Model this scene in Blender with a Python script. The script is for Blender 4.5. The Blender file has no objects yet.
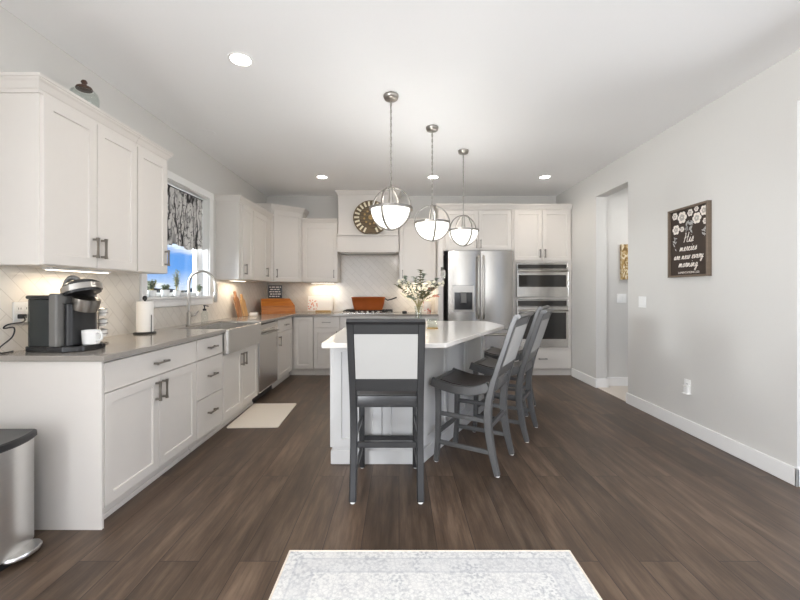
import bpy, bmesh, math, random
from mathutils import Matrix, Vector
random.seed(7)
S = bpy.context.scene
COL = S.collection
PI = math.pi

# ------------------------------------------------------------------ camera, world, light, exposure
EYE = 1.25
cam = bpy.data.cameras.new('camera'); cam.sensor_width = 36; cam.lens = 385 / 800 * 36
cam.shift_x = 1 / 800; cam.shift_y = -9 / 800; cam.clip_start = 0.05; cam.clip_end = 500
co = bpy.data.objects.new('camera', cam); COL.objects.link(co)
co.location = (0, 0, EYE); co.rotation_euler = (PI / 2, 0, 0); S.camera = co

w = bpy.data.worlds.new('sky'); S.world = w; w.use_nodes = True
nt = w.node_tree; nt.nodes.clear()
def wn(t): return nt.nodes.new(t)
wo = wn('ShaderNodeOutputWorld'); bg = wn('ShaderNodeBackground'); tc = wn('ShaderNodeTexCoord')
sep = wn('ShaderNodeSeparateXYZ'); rp = wn('ShaderNodeValToRGB'); nz = wn('ShaderNodeTexNoise'); mx = wn('ShaderNodeMix')
mp = wn('ShaderNodeMapping'); mp.inputs['Scale'].default_value = (3, 3, 14)
mx.data_type = 'RGBA'; cr = wn('ShaderNodeValToRGB')
nt.links.new(tc.outputs['Generated'], sep.inputs[0]); nt.links.new(sep.outputs['Z'], rp.inputs[0])
nt.links.new(tc.outputs['Generated'], mp.inputs[0]); nt.links.new(mp.outputs[0], nz.inputs['Vector'])
nz.inputs['Scale'].default_value = 1.6; nz.inputs['Detail'].default_value = 6
e = rp.color_ramp.elements; e[0].position = 0.0; e[0].color = (.72, .82, .95, 1); e[1].position = .5; e[1].color = (.05, .2, .62, 1)
k = e.new(.05); k.color = (.12, .36, .86, 1)
c = cr.color_ramp.elements; c[0].position = .5; c[0].color = (0, 0, 0, 1); c[1].position = .62; c[1].color = (1, 1, 1, 1)
nt.links.new(nz.outputs['Fac'], cr.inputs[0]); nt.links.new(cr.outputs[0], mx.inputs[0])
nt.links.new(rp.outputs[0], mx.inputs[6]); mx.inputs[7].default_value = (1, 1, 1, 1)
nt.links.new(mx.outputs[2], bg.inputs[0]); bg.inputs[1].default_value = 1.0; nt.links.new(bg.outputs[0], wo.inputs[0])

def area(name, loc, target, sx, sy, power, col=(1, 1, 1)):
    l = bpy.data.lights.new(name, 'AREA'); l.shape = 'RECTANGLE'; l.size = sx; l.size_y = sy; l.energy = power; l.color = col
    o = bpy.data.objects.new(name, l); COL.objects.link(o); o.location = loc
    o.rotation_euler = (Vector(target) - Vector(loc)).to_track_quat('-Z', 'Y').to_euler()
    return o
# added fill outside the unseen rear openings; daylight through the patio opening on the left and the bright room on the right, and the sink window
area('fill_rear_left', (-1.35, -3.3, 1.35), (-1.1, 0, 2.3), 1.2, 2.1, 15, (.97, .985, 1.0))
area('fill_rear_right', (1.55, -3.3, 1.35), (1.3, 0, 2.3), 1.4, 2.1, 28, (.97, .985, 1.0))
area('daylight_patio', (-2.5, -1.65, 1.25), (0, -1.1, 2.1), 2.5, 2.2, 250, (.96, .98, 1.0))
area('daylight_side_room', (4.9, 1.75, 1.3), (0, 1.9, 1.8), 1.9, 2.2, 62, (.97, .985, 1.0))
area('hall_added_light', (3.3, 4.3, 2.3), (2.9, 5.2, .8), .5, .5, 6, (1.0, .97, .93))  # unseen lamp added under the hall ceiling, not daylight
area('daylight_sink_window', (-3.9, 3.5, 2.2), (-2.2, 3.6, 1.75), 1.6, 2.4, 470, (.95, .98, 1.0))

vs = S.view_settings
vs.view_transform = 'Standard'; vs.look = 'None'; vs.exposure = 0.27; vs.gamma = 1; vs.use_curve_mapping = False
S.cycles.max_bounces = 10; S.cycles.diffuse_bounces = 6; S.cycles.glossy_bounces = 4; S.cycles.transmission_bounces = 8
S.cycles.transparent_max_bounces = 8; S.cycles.sample_clamp_indirect = 4; S.cycles.caustics_reflective = False; S.cycles.caustics_refractive = False
S.cycles.use_denoising = True

# ------------------------------------------------------------------ helpers
class MB:
    def __init__(s, M=None): s.bm = bmesh.new(); s.M = M or Matrix()
    def v(s, p): return s.bm.verts.new(s.M @ Vector(p))
    def box(s, x0, x1, y0, y1, z0, z1, bev=0, seg=2):
        r = bmesh.ops.create_cube(s.bm, size=1.0)['verts']
        for q in r:
            q.co = s.M @ Vector(((x0 + x1) / 2 + q.co.x * (x1 - x0), (y0 + y1) / 2 + q.co.y * (y1 - y0), (z0 + z1) / 2 + q.co.z * (z1 - z0)))
        if bev:
            ed = list({e for q in r for e in q.link_edges})
            bmesh.ops.bevel(s.bm, geom=ed, offset=bev, segments=seg, affect='EDGES', profile=.5)
        return s
    def loops(s, L, cap0=True, cap1=True, closed=True, ring=False):
        V = [[s.v(p) for p in l] for l in L]
        if ring: V.append(V[0])
        for a, b in zip(V, V[1:]):
            n = len(a)
            for i in range(n if closed else n - 1):
                j = (i + 1) % n
                try: s.bm.faces.new((a[i], a[j], b[j], b[i]))
                except ValueError: pass
        if not ring:
            if cap0: s.bm.faces.new(V[0][::-1])
            if cap1: s.bm.faces.new(V[-1])
        return s
    def lathe(s, prof, c=(0, 0, 0), n=24, cap0=True, cap1=True):
        L = [[(c[0] + r * math.cos(2 * PI * i / n), c[1] + r * math.sin(2 * PI * i / n), c[2] + z) for i in range(n)] for r, z in prof]
        return s.loops(L, cap0, cap1)
    def tube(s, pts, r, n=8, closed=False):
        pts = [Vector(p) for p in pts]; N = len(pts)
        rr = r if isinstance(r, (list, tuple)) else [r] * N
        L = []; up = None
        for i, p in enumerate(pts):
            if closed: t = pts[(i + 1) % N] - pts[i - 1]
            else: t = pts[min(i + 1, N - 1)] - pts[max(i - 1, 0)]
            t.normalize()
            if up is None:
                up = Vector((0, 0, 1)) if abs(t.z) < .9 else Vector((1, 0, 0))
            up = (up - t * up.dot(t)); up.normalize(); sd = t.cross(up)
            L.append([p + (up * math.cos(2 * PI * k / n) + sd * math.sin(2 * PI * k / n)) * rr[i] for k in range(n)])
        return s.loops(L, ring=closed)
    def sweep(s, pts, wd, th, side=(1, 0, 0)):
        # rectangular section; wd along side, th across the path
        pts = [Vector(p) for p in pts]; sd = Vector(side).normalized(); N = len(pts)
        th = th if isinstance(th, (list, tuple)) else [th] * N
        L = []
        for i, p in enumerate(pts):
            t = (pts[min(i + 1, N - 1)] - pts[max(i - 1, 0)]).normalized(); nn = t.cross(sd).normalized()
            h, k = wd / 2, th[i] / 2; b = min(h, k) * .3
            L.append([p + sd * x + nn * y for x, y in ((-h + b, -k), (h - b, -k), (h, -k + b), (h, k - b), (h - b, k), (-h + b, k), (-h, k - b), (-h, -k + b))])
        return s.loops(L)
    def prism(s, poly, z0, z1, bev=0):
        if bev:
            n = len(poly)
            ins = offset_poly(poly, [-bev] * n)
            return s.loops([[(x, y, z0) for x, y in ins], [(x, y, z0 + bev) for x, y in poly], [(x, y, z1 - bev) for x, y in poly], [(x, y, z1) for x, y in ins]])
        return s.loops([[(x, y, z0) for x, y in poly], [(x, y, z1) for x, y in poly]])
    def sphere(s, c, r, sc=(1, 1, 1), u=12, v=8):
        L = []
        for j in range(1, v):
            a = PI * j / v
            L.append([(c[0] + r * sc[0] * math.sin(a) * math.cos(2 * PI * i / u), c[1] + r * sc[1] * math.sin(a) * math.sin(2 * PI * i / u), c[2] - r * sc[2] * math.cos(a)) for i in range(u)])
        return s.loops(L)
    def build(s, name, mat, parent=None, smooth=False, world=True, bevel=0):
        bmesh.ops.recalc_face_normals(s.bm, faces=s.bm.faces[:])
        if parent is not None and world:
            r = parent
            while r.parent: r = r.parent
            for q in s.bm.verts: q.co -= r.location
        me = bpy.data.meshes.new(name); s.bm.to_mesh(me); s.bm.free()
        if smooth: me.shade_smooth() if hasattr(me, 'shade_smooth') else [setattr(p, 'use_smooth', True) for p in me.polygons]
        for m in (mat if isinstance(mat, (list, tuple)) else [mat]): me.materials.append(m)
        o = bpy.data.objects.new(name, me); COL.objects.link(o)
        if parent is not None: o.parent = parent
        return o

def smooth_by_angle(o, ang=40):
    me = o.data
    me.polygons.foreach_set('use_smooth', [True] * len(me.polygons))
    bm = bmesh.new(); bm.from_mesh(me)
    for e in bm.edges:
        if len(e.link_faces) == 2 and e.calc_face_angle(0) > math.radians(ang): e.smooth = False
    bm.to_mesh(me); bm.free()
    return o

def offset_poly(poly, offs):
    n = len(poly); A = sum(poly[i][0] * poly[(i + 1) % n][1] - poly[(i + 1) % n][0] * poly[i][1] for i in range(n)); sg = 1 if A > 0 else -1
    ln = []
    for i in range(n):
        p, q = Vector(poly[i]), Vector(poly[(i + 1) % n]); d = (q - p).normalized(); nn = Vector((d.y, -d.x)) * sg
        ln.append((p + nn * offs[i], d))
    out = []
    for i in range(n):
        (p, d), (q, f) = ln[i - 1], ln[i]; den = d.x * f.y - d.y * f.x
        if abs(den) < 1e-6: out.append((q.x, q.y)); continue
        t = ((q.x - p.x) * f.y - (q.y - p.y) * f.x) / den; out.append((p.x + d.x * t, p.y + d.y * t))
    return out

def round_poly(poly, rad, n=6):
    out = []; N = len(poly)
    for i, p in enumerate(poly):
        r = rad[i] if isinstance(rad, (list, tuple)) else rad
        p = Vector(p); a = (Vector(poly[i - 1]) - p).normalized(); b = (Vector(poly[(i + 1) % N]) - p).normalized()
        ha = a.angle(b) / 2; t = r / math.tan(ha)
        if r <= 0: out.append(tuple(p)); continue
        P, Q = p + a * t, p + b * t
        for k in range(n + 1):
            u = k / n; out.append(tuple(P * (1 - u) ** 2 + p * 2 * u * (1 - u) + Q * u ** 2))
    return out

def curve(pts, n=6, closed=False):
    P = [Vector(p) for p in pts]; N = len(P); out = []
    for i in range(N if closed else N - 1):
        a, b, c_, d = (P[(i - 1) % N], P[i], P[(i + 1) % N], P[(i + 2) % N]) if closed else (P[max(i - 1, 0)], P[i], P[i + 1], P[min(i + 2, N - 1)])
        for k in range(n):
            t = k / n
            out.append(.5 * ((2 * b) + (c_ - a) * t + (2 * a - 5 * b + 4 * c_ - d) * t * t + (3 * b - a - 3 * c_ + d) * t ** 3))
    if not closed: out.append(P[-1])
    return out

def frame(o, u, n):
    u = Vector(u).normalized(); n = Vector(n).normalized(); z = Vector((0, 0, 1))
    return Matrix(((u.x, n.x, z.x, o[0]), (u.y, n.y, z.y, o[1]), (u.z, n.z, z.z, o[2]), (0, 0, 0, 1)))

def tag(o, label=None, cat=None, group=None, kind=None):
    if label: o['label'] = label
    if cat: o['category'] = cat
    if group: o['group'] = group
    if kind: o['kind'] = kind
    return o
def thing(name, label, cat, loc=(0, 0, 0), rz=0, group=None):
    o = bpy.data.objects.new(name, None); COL.objects.link(o); o.empty_display_size = .1
    o.location = loc; o.rotation_euler = (0, 0, rz); return tag(o, label, cat, group)
def struct(o): o['kind'] = 'structure'; return o
def dup(o, parent=None):
    c_ = o.copy(); COL.objects.link(c_)
    if parent is not None: c_.parent = parent
    for ch in list(o.children): dup(ch, c_)
    return c_

# ------------------------------------------------------------------ materials
def srgb(r, g, b):
    f = lambda c_: (c_ / 255 / 12.92) if c_ / 255 <= .04045 else ((c_ / 255 + .055) / 1.055) ** 2.4
    return (f(r), f(g), f(b))
def nodes(name):
    m = bpy.data.materials.new(name); m.use_nodes = True; t = m.node_tree; return m, t, t.nodes['Principled BSDF']
def mixrgb(t, fac, a, b, blend='MIX'):
    n = t.nodes.new('ShaderNodeMix'); n.data_type = 'RGBA'; n.blend_type = blend
    for i, x in ((0, fac), (6, a), (7, b)):
        if hasattr(x, 'links'): t.links.new(x, n.inputs[i])
        elif i == 0: n.inputs[0].default_value = x
        else: n.inputs[i].default_value = (*x[:3], 1)
    return n.outputs[2]
def noise(t, scale, detail=3, mapscale=None, coord='Object', rot=None):
    tc_ = t.nodes.new('ShaderNodeTexCoord'); n = t.nodes.new('ShaderNodeTexNoise'); n.inputs['Scale'].default_value = scale; n.inputs['Detail'].default_value = detail
    o = tc_.outputs[coord]
    if mapscale or rot:
        mp_ = t.nodes.new('ShaderNodeMapping'); mp_.inputs['Scale'].default_value = mapscale or (1, 1, 1)
        if rot: mp_.inputs['Rotation'].default_value = rot
        t.links.new(o, mp_.inputs[0]); o = mp_.outputs[0]
    t.links.new(o, n.inputs['Vector']); return n
def ramp(t, inp, stops):
    r = t.nodes.new('ShaderNodeValToRGB'); el = r.color_ramp.elements
    while len(el) < len(stops): el.new(.5)
    for q, (p, c_) in zip(el, stops): q.position = p; q.color = (*c_, 1) if len(c_) == 3 else c_
    t.links.new(inp, r.inputs[0]); return r.outputs[0]
def bump(t, b, height, strength=.2, dist=.01):
    n = t.nodes.new('ShaderNodeBump'); n.inputs['Strength'].default_value = strength; n.inputs['Distance'].default_value = dist
    t.links.new(height, n.inputs['Height']); t.links.new(n.outputs[0], b.inputs['Normal'])
def mat(name, col, rough=.5, metal=0, ns=8, amt=.04, bmp=0, mapscale=None, **kw):
    m, t, b = nodes(name); n = noise(t, ns, 3, mapscale)
    lo = tuple(x * (1 - amt) for x in col); hi = tuple(min(1, x * (1 + amt)) for x in col)
    t.links.new(mixrgb(t, n.outputs['Fac'], lo, hi), b.inputs['Base Color'])
    b.inputs['Roughness'].default_value = rough; b.inputs['Metallic'].default_value = metal
    for k_, v_ in kw.items(): b.inputs[k_.replace('_', ' ')].default_value = v_
    if bmp: bump(t, b, n.outputs['Fac'], bmp)
    return m
def emis(name, col, strength, base=(.9, .9, .9)):
    m, t, b = nodes(name); n = noise(t, 3); t.links.new(mixrgb(t, n.outputs['Fac'], col, tuple(x * .97 for x in col)), b.inputs['Emission Color'])
    b.inputs['Emission Strength'].default_value = strength; b.inputs['Base Color'].default_value = (*base, 1); return m

M = {}
M['wall'] = mat('greige_paint', srgb(213, 211, 207), .75, ns=60, amt=.012, bmp=.03)
M['ceil'] = mat('ceiling_paint', srgb(249, 249, 249), .85, ns=90, amt=.01, bmp=.04)
M['white'] = mat('white_cabinet_paint', srgb(222, 217, 211), .38, ns=20, amt=.012)
M['trim'] = mat('white_trim_paint', srgb(240, 239, 237), .35, ns=20, amt=.01)
M['island'] = mat('pale_grey_island_paint', srgb(216, 216, 215), .4, ns=20, amt=.012)
M['nickel'] = mat('brushed_nickel', srgb(176, 172, 166), .3, 1, ns=60, amt=.06)
M['lamp_nickel'] = mat('lamp_nickel', srgb(150, 146, 140), .35, 1, ns=60, amt=.06)
M['pull'] = mat('satin_nickel_pull', srgb(150, 145, 138), .32, 1, ns=60, amt=.06)
M['steel'] = mat('stainless_steel', srgb(214, 211, 206), .26, .95, ns=3, amt=.03, mapscale=(1, 1, 60), bmp=.012)
M['steel_h'] = mat('stainless_panel', srgb(186, 182, 176), .26, .95, ns=3, amt=.04, mapscale=(60, 60, 1), bmp=.01)
M['dark_glass'] = mat('dark_oven_glass', (.03, .028, .026), .06, 0, amt=.1, Specular_IOR_Level=.7)
M['black'] = mat('black_plastic', (.018, .018, .019), .35, amt=.1)
M['black_gloss'] = mat('glossy_black_plastic', (.02, .02, .021), .15, amt=.1)
M['grey_plastic'] = mat('grey_plastic', (.17, .165, .155), .3, amt=.06)
M['char'] = mat('charcoal_stool_paint', (.021, .0214, .023), .33, ns=30, amt=.12, Specular_IOR_Level=.75)
M['char_sheen'] = mat('sheen_lightened_stool_paint', (.092, .092, .092), .34, ns=30, amt=.2, mapscale=(1, 1, .3), Specular_IOR_Level=.7)  # lighter copy of the charcoal paint, window sheen put into the colour
M['seat'] = mat('dark_brown_seat', (.035, .026, .022), .35, ns=14, amt=.25, mapscale=(1, 8, 1))
M['fabric'] = mat('white_upholstery', srgb(184, 183, 180), .85, ns=260, amt=.04, bmp=.08)
M['ceramic'] = mat('white_ceramic', srgb(240, 240, 238), .2, amt=.01)
M['paper'] = mat('white_paper', srgb(244, 242, 238), .9, ns=90, amt=.02, bmp=.1)
M['outlet'] = mat('white_switch_plastic', srgb(243, 243, 241), .35, amt=.01)
M['slot'] = mat('outlet_slot_grey', (.12, .12, .12), .5)
M['copper'] = mat('orange_brown_pan_enamel', srgb(176, 92, 40), .28, .35, ns=6, amt=.25)
M['copper_dark'] = mat('dark_pan_interior', (.05, .03, .02), .5)
M['iron'] = mat('black_cast_iron', (.02, .02, .02), .55, ns=60, amt=.2)
M['leaf'] = mat('grey_green_leaf', srgb(110, 122, 104), .6, ns=30, amt=.3)
M['leaf_dark'] = mat('dark_olive_leaf', srgb(92, 92, 62), .65, ns=30, amt=.35)
M['cream'] = mat('cream_blossom', srgb(240, 232, 208), .8, ns=40, amt=.06)
M['pink'] = mat('pink_blossom', srgb(222, 160, 140), .8, ns=40, amt=.1)
M['stem'] = mat('dry_stem', srgb(150, 140, 100), .8)
M['brownlid'] = mat('dark_brown_lid_wood', srgb(70, 44, 28), .45, ns=20, amt=.2)
M['frame_brown'] = mat('grey_brown_frame_wood', srgb(112, 98, 84), .6, ns=14, amt=.2, mapscale=(1, 1, 6))
M['sign'] = mat('dark_brown_sign_board', srgb(58, 46, 38), .7, ns=20, amt=.12)
M['lettering'] = mat('off_white_lettering', srgb(238, 230, 220), .7, amt=.02)
M['mat'] = mat('beige_sink_mat', srgb(236, 226, 212), .95, ns=200, amt=.05, bmp=.2)
M['rubber'] = mat('dark_rubber', (.02, .02, .02), .7)
M['bulb'] = emis('warm_lamp_glow', (1.0, .965, .9), 1.35)
M['led'] = emis('recessed_lamp_glow', (1.0, .96, .9), 14)
M['strip'] = emis('under_cabinet_glow', (1.0, .88, .7), 4)
M['hillmat'] = mat('distant_tree_line', srgb(78, 84, 78), .9, ns=.3, amt=.4)
M['lawn'] = mat('pale_winter_lawn', srgb(176, 178, 170), .95, ns=.4, amt=.15)
M['tilefloor'] = mat('pale_hall_tile', srgb(222, 212, 200), .4, ns=3, amt=.03)
M['can_steel'] = mat('brushed_can_steel', srgb(226, 225, 223), .3, .95, ns=4, amt=.05, mapscale=(1, 1, 50), bmp=.01)

def wood(name, a, b, rough=.5, sc=(1, 1, 10), ns=6):
    m, t, p = nodes(name); n = noise(t, ns, 6, sc); t.links.new(ramp(t, n.outputs['Fac'], [(.3, a), (.7, b)]), p.inputs['Base Color'])
    p.inputs['Roughness'].default_value = rough; return m
M['bread'] = wood('honey_orange_wood', srgb(168, 92, 30), srgb(206, 132, 54), .4, (1, 1, 12))
M['board'] = wood('light_maple_board', srgb(176, 132, 84), srgb(206, 164, 112), .5, (10, 10, 1))
M['board2'] = wood('walnut_board', srgb(120, 78, 44), srgb(160, 108, 66), .5, (10, 10, 1))
M['rustic'] = wood('weathered_brown_wood', srgb(74, 62, 46), srgb(132, 114, 86), .7, (1, 1, 8), 10)
M['tray'] = wood('tan_wood', srgb(170, 138, 84), srgb(196, 164, 110), .5, (1, 8, 8))

def glass(name, col, rough=.02, ior=1.45):
    m, t, p = nodes(name); p.inputs['Transmission Weight'].default_value = 1; p.inputs['IOR'].default_value = ior
    n = noise(t, 4); t.links.new(mixrgb(t, n.outputs['Fac'], col, tuple(x * .98 for x in col)), p.inputs['Base Color']); p.inputs['Roughness'].default_value = rough; return m
M['glass'] = glass('clear_glass', (.97, .98, .97))
def thin_glass(name, tint, face=.05):
    m = bpy.data.materials.new(name); m.use_nodes = True; t = m.node_tree; t.nodes.clear()
    o = t.nodes.new('ShaderNodeOutputMaterial'); x = t.nodes.new('ShaderNodeMixShader'); a = t.nodes.new('ShaderNodeBsdfTransparent'); g = t.nodes.new('ShaderNodeBsdfGlossy'); lw = t.nodes.new('ShaderNodeLayerWeight'); pw = t.nodes.new('ShaderNodeMath'); pw.operation = 'POWER'; f = t.nodes.new('ShaderNodeMath'); f.operation = 'MULTIPLY_ADD'
    lw.inputs[0].default_value = .5; pw.inputs[1].default_value = 4; t.links.new(lw.outputs['Facing'], pw.inputs[0]); t.links.new(pw.outputs[0], f.inputs[0]); f.inputs[1].default_value = .4; f.inputs[2].default_value = .035; g.inputs['Roughness'].default_value = .02; n = noise(t, 3); t.links.new(mixrgb(t, n.outputs['Fac'], tint, tuple(q * .985 for q in tint)), a.inputs[0])
    t.links.new(f.outputs[0], x.inputs[0]); t.links.new(a.outputs[0], x.inputs[1]); t.links.new(g.outputs[0], x.inputs[2]); t.links.new(x.outputs[0], o.inputs[0]); return m
M['jar_glass'] = thin_glass('thin_clear_glass', (.93, .95, .94)); M['pane'] = thin_glass('window_glass', (.98, .99, .99))
M['tank'] = mat('smoked_tank_plastic', (.022, .027, .027), .1, amt=.2)
M['amber'] = glass('amber_glass', (.9, .7, .45), .1)

def quartz(name, a, b, rough):
    m, t, p = nodes(name); n = noise(t, 90, 4); n2 = noise(t, 4, 4)
    x = mixrgb(t, n.outputs['Fac'], a, b); x = mixrgb(t, n2.outputs['Fac'], x, mixrgb(t, .5, a, b)); t.links.new(x, p.inputs['Base Color'])
    p.inputs['Roughness'].default_value = rough; return m
M['grey_quartz'] = quartz('grey_quartz', srgb(140, 134, 127), srgb(164, 158, 150), .14)
M['white_quartz'] = quartz('white_quartz', srgb(238, 234, 228), srgb(246, 243, 238), .12)

def floor_mat():
    m, t, p = nodes('dark_brown_wood_planks')
    tc_ = t.nodes.new('ShaderNodeTexCoord'); mp_ = t.nodes.new('ShaderNodeMapping'); mp_.inputs['Rotation'].default_value = (0, 0, PI / 2)
    t.links.new(tc_.outputs['Object'], mp_.inputs[0])
    br = t.nodes.new('ShaderNodeTexBrick'); t.links.new(mp_.outputs[0], br.inputs['Vector'])
    for k_, v_ in (('Scale', 1), ('Brick Width', 1.3), ('Row Height', .185), ('Mortar Size', .0016), ('Bias', 0.0)): br.inputs[k_].default_value = v_
    br.offset = .37; br.inputs['Color1'].default_value = (0, 0, 0, 1); br.inputs['Color2'].default_value = (1, 1, 1, 1); br.inputs['Mortar'].default_value = (.5, .5, .5, 1)
    # grain shifts from plank to plank
    add = t.nodes.new('ShaderNodeVectorMath'); add.operation = 'MULTIPLY_ADD'
    t.links.new(br.outputs['Color'], add.inputs[0]); add.inputs[1].default_value = (7, 11, 0); t.links.new(tc_.outputs['Object'], add.inputs[2])
    m2 = t.nodes.new('ShaderNodeMapping'); m2.inputs['Scale'].default_value = (7, .8, 1); t.links.new(add.outputs[0], m2.inputs[0])
    n = t.nodes.new('ShaderNodeTexNoise'); n.inputs['Scale'].default_value = 2.2; n.inputs['Detail'].default_value = 7; n.inputs['Roughness'].default_value = .62; t.links.new(m2.outputs[0], n.inputs['Vector'])
    m3 = t.nodes.new('ShaderNodeMapping'); m3.inputs['Scale'].default_value = (70, 3, 1); t.links.new(add.outputs[0], m3.inputs[0])
    n3 = t.nodes.new('ShaderNodeTexNoise'); n3.inputs['Scale'].default_value = 2; n3.inputs['Detail'].default_value = 4; t.links.new(m3.outputs[0], n3.inputs['Vector'])
    g = ramp(t, n.outputs['Fac'], [(.3, srgb(58, 46, 36)), (.5, srgb(86, 70, 57)), (.72, srgb(120, 102, 86))])
    g = mixrgb(t, .16, g, ramp(t, n3.outputs['Fac'], [(.35, srgb(50, 39, 32)), (.65, srgb(108, 91, 78))]))
    pl = mixrgb(t, br.outputs['Color'], (.76, .75, .74), (1.24, 1.22, 1.2)); g = mixrgb(t, 1, g, pl, 'MULTIPLY')
    g = mixrgb(t, br.outputs['Fac'], g, srgb(40, 32, 28)); t.links.new(g, p.inputs['Base Color'])
    t.links.new(ramp(t, n.outputs['Fac'], [(.2, (.34,) * 3), (.8, (.46,) * 3)]), p.inputs['Roughness'])
    bump(t, p, n3.outputs['Fac'], .06, .004); return m
M['floor'] = floor_mat()

def tile_mat(name, swap):
    m, t, p = nodes(name); tc_ = t.nodes.new('ShaderNodeTexCoord'); sp = t.nodes.new('ShaderNodeSeparateXYZ'); cb = t.nodes.new('ShaderNodeCombineXYZ')
    t.links.new(tc_.outputs['Object'], sp.inputs[0]); t.links.new(sp.outputs['Y' if swap else 'X'], cb.inputs[0]); t.links.new(sp.outputs['Z'], cb.inputs[1])
    mp_ = t.nodes.new('ShaderNodeMapping'); mp_.inputs['Rotation'].default_value = (0, 0, PI / 4); t.links.new(cb.outputs[0], mp_.inputs[0])
    br = t.nodes.new('ShaderNodeTexBrick'); t.links.new(mp_.outputs[0], br.inputs['Vector'])
    for k_, v_ in (('Scale', 1), ('Brick Width', .23), ('Row Height', .076), ('Mortar Size', .0022), ('Mortar Smooth', .3)): br.inputs[k_].default_value = v_
    br.inputs['Color1'].default_value = (*srgb(222, 216, 206), 1); br.inputs['Color2'].default_value = (*srgb(228, 222, 213), 1); br.inputs['Mortar'].default_value = (*srgb(206, 199, 189), 1)
    t.links.new(br.outputs['Color'], p.inputs['Base Color']); p.inputs['Roughness'].default_value = .12
    n = noise(t, 14, 2); mm = t.nodes.new('ShaderNodeMath'); mm.operation = 'MULTIPLY_ADD'; mm.inputs[1].default_value = -1.0; t.links.new(br.outputs['Fac'], mm.inputs[0]); t.links.new(n.outputs['Fac'], mm.inputs[2])
    bump(t, p, mm.outputs[0], .25, .004); return m
M['tile_l'] = tile_mat('cream_tile_side', True); M['tile_b'] = tile_mat('cream_tile_back', False)

def rug_mat():
    m, t, p = nodes('distressed_grey_white_rug'); n = noise(t, 9, 8); n2 = noise(t, 70, 6); v = t.nodes.new('ShaderNodeTexVoronoi'); v.inputs['Scale'].default_value = 48; v.feature = 'DISTANCE_TO_EDGE'
    tc_ = t.nodes.new('ShaderNodeTexCoord'); t.links.new(tc_.outputs['Object'], v.inputs['Vector'])
    g = ramp(t, n2.outputs['Fac'], [(.36, srgb(176, 178, 182)), (.56, srgb(226, 226, 224))])
    f = ramp(t, v.outputs['Distance'], [(.03, (1, 1, 1)), (.12, (0, 0, 0))])
    mm = t.nodes.new('ShaderNodeMath'); mm.operation = 'MULTIPLY'; t.links.new(f, mm.inputs[0]); t.links.new(ramp(t, n.outputs['Fac'], [(.4, (0, 0, 0)), (.62, (.75,) * 3)]), mm.inputs[1])
    g = mixrgb(t, mm.outputs[0], g, srgb(158, 160, 166)); g = mixrgb(t, ramp(t, n.outputs['Fac'], [(.35, (0, 0, 0)), (.7, (.8,) * 3)]), g, srgb(232, 231, 228))
    # border bands at fixed distances from the edge of the rug
    sp = t.nodes.new('ShaderNodeSeparateXYZ'); t.links.new(tc_.outputs['Object'], sp.inputs[0])
    def absd(o, half):
        a = t.nodes.new('ShaderNodeMath'); a.operation = 'ABSOLUTE'; t.links.new(o, a.inputs[0]); b_ = t.nodes.new('ShaderNodeMath'); b_.operation = 'SUBTRACT'; b_.inputs[0].default_value = half; t.links.new(a.outputs[0], b_.inputs[1]); return b_.outputs[0]
    mn = t.nodes.new('ShaderNodeMath'); mn.operation = 'MINIMUM'; t.links.new(absd(sp.outputs[0], .665), mn.inputs[0]); t.links.new(absd(sp.outputs[1], .97), mn.inputs[1])
    k0, k1, k2 = (0, 0, 0), (.55,) * 3, (.2,) * 3
    bands = ramp(t, mn.outputs[0], [(0, k0), (.045, k0), (.05, k1), (.058, k2), (.13, k2), (.135, k1), (.145, k0), (1, k0)])
    g = mixrgb(t, bands, g, srgb(172, 175, 182)); t.links.new(g, p.inputs['Base Color']); p.inputs['Roughness'].default_value = .95
    bump(t, p, n2.outputs['Fac'], .3, .004); return m
M['rug'] = rug_mat()

def valance_mat():
    m, t, p = nodes('branch_print_fabric'); tc_ = t.nodes.new('ShaderNodeTexCoord')
    def branches(scale, mapsc, width, seed):
        mp_ = t.nodes.new('ShaderNodeMapping'); mp_.inputs['Scale'].default_value = mapsc; mp_.inputs['Location'].default_value = (seed, seed, seed); t.links.new(tc_.outputs['Object'], mp_.inputs[0])
        n = t.nodes.new('ShaderNodeTexNoise'); n.inputs['Scale'].default_value = scale; n.inputs['Detail'].default_value = 2.5; t.links.new(mp_.outputs[0], n.inputs['Vector'])
        s_ = t.nodes.new('ShaderNodeMath'); s_.operation = 'SUBTRACT'; s_.inputs[1].default_value = .5; t.links.new(n.outputs['Fac'], s_.inputs[0])
        a = t.nodes.new('ShaderNodeMath'); a.operation = 'ABSOLUTE'; t.links.new(s_.outputs[0], a.inputs[0])
        return ramp(t, a.outputs[0], [(width * .5, (1, 1, 1)), (width, (0, 0, 0))])
    g = mixrgb(t, branches(9, (1, 1.2, .45), .035, 3.0), srgb(214, 212, 209), srgb(150, 148, 147))
    g = mixrgb(t, branches(6, (1, 1.2, .3), .03, 9.3), g, srgb(44, 42, 44))
    g = mixrgb(t, branches(14, (1, 1.1, .7), .02, 5.1), g, srgb(70, 68, 68))
    t.links.new(g, p.inputs['Base Color']); p.inputs['Roughness'].default_value = .9; return m
M['valance'] = valance_mat()

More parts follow.
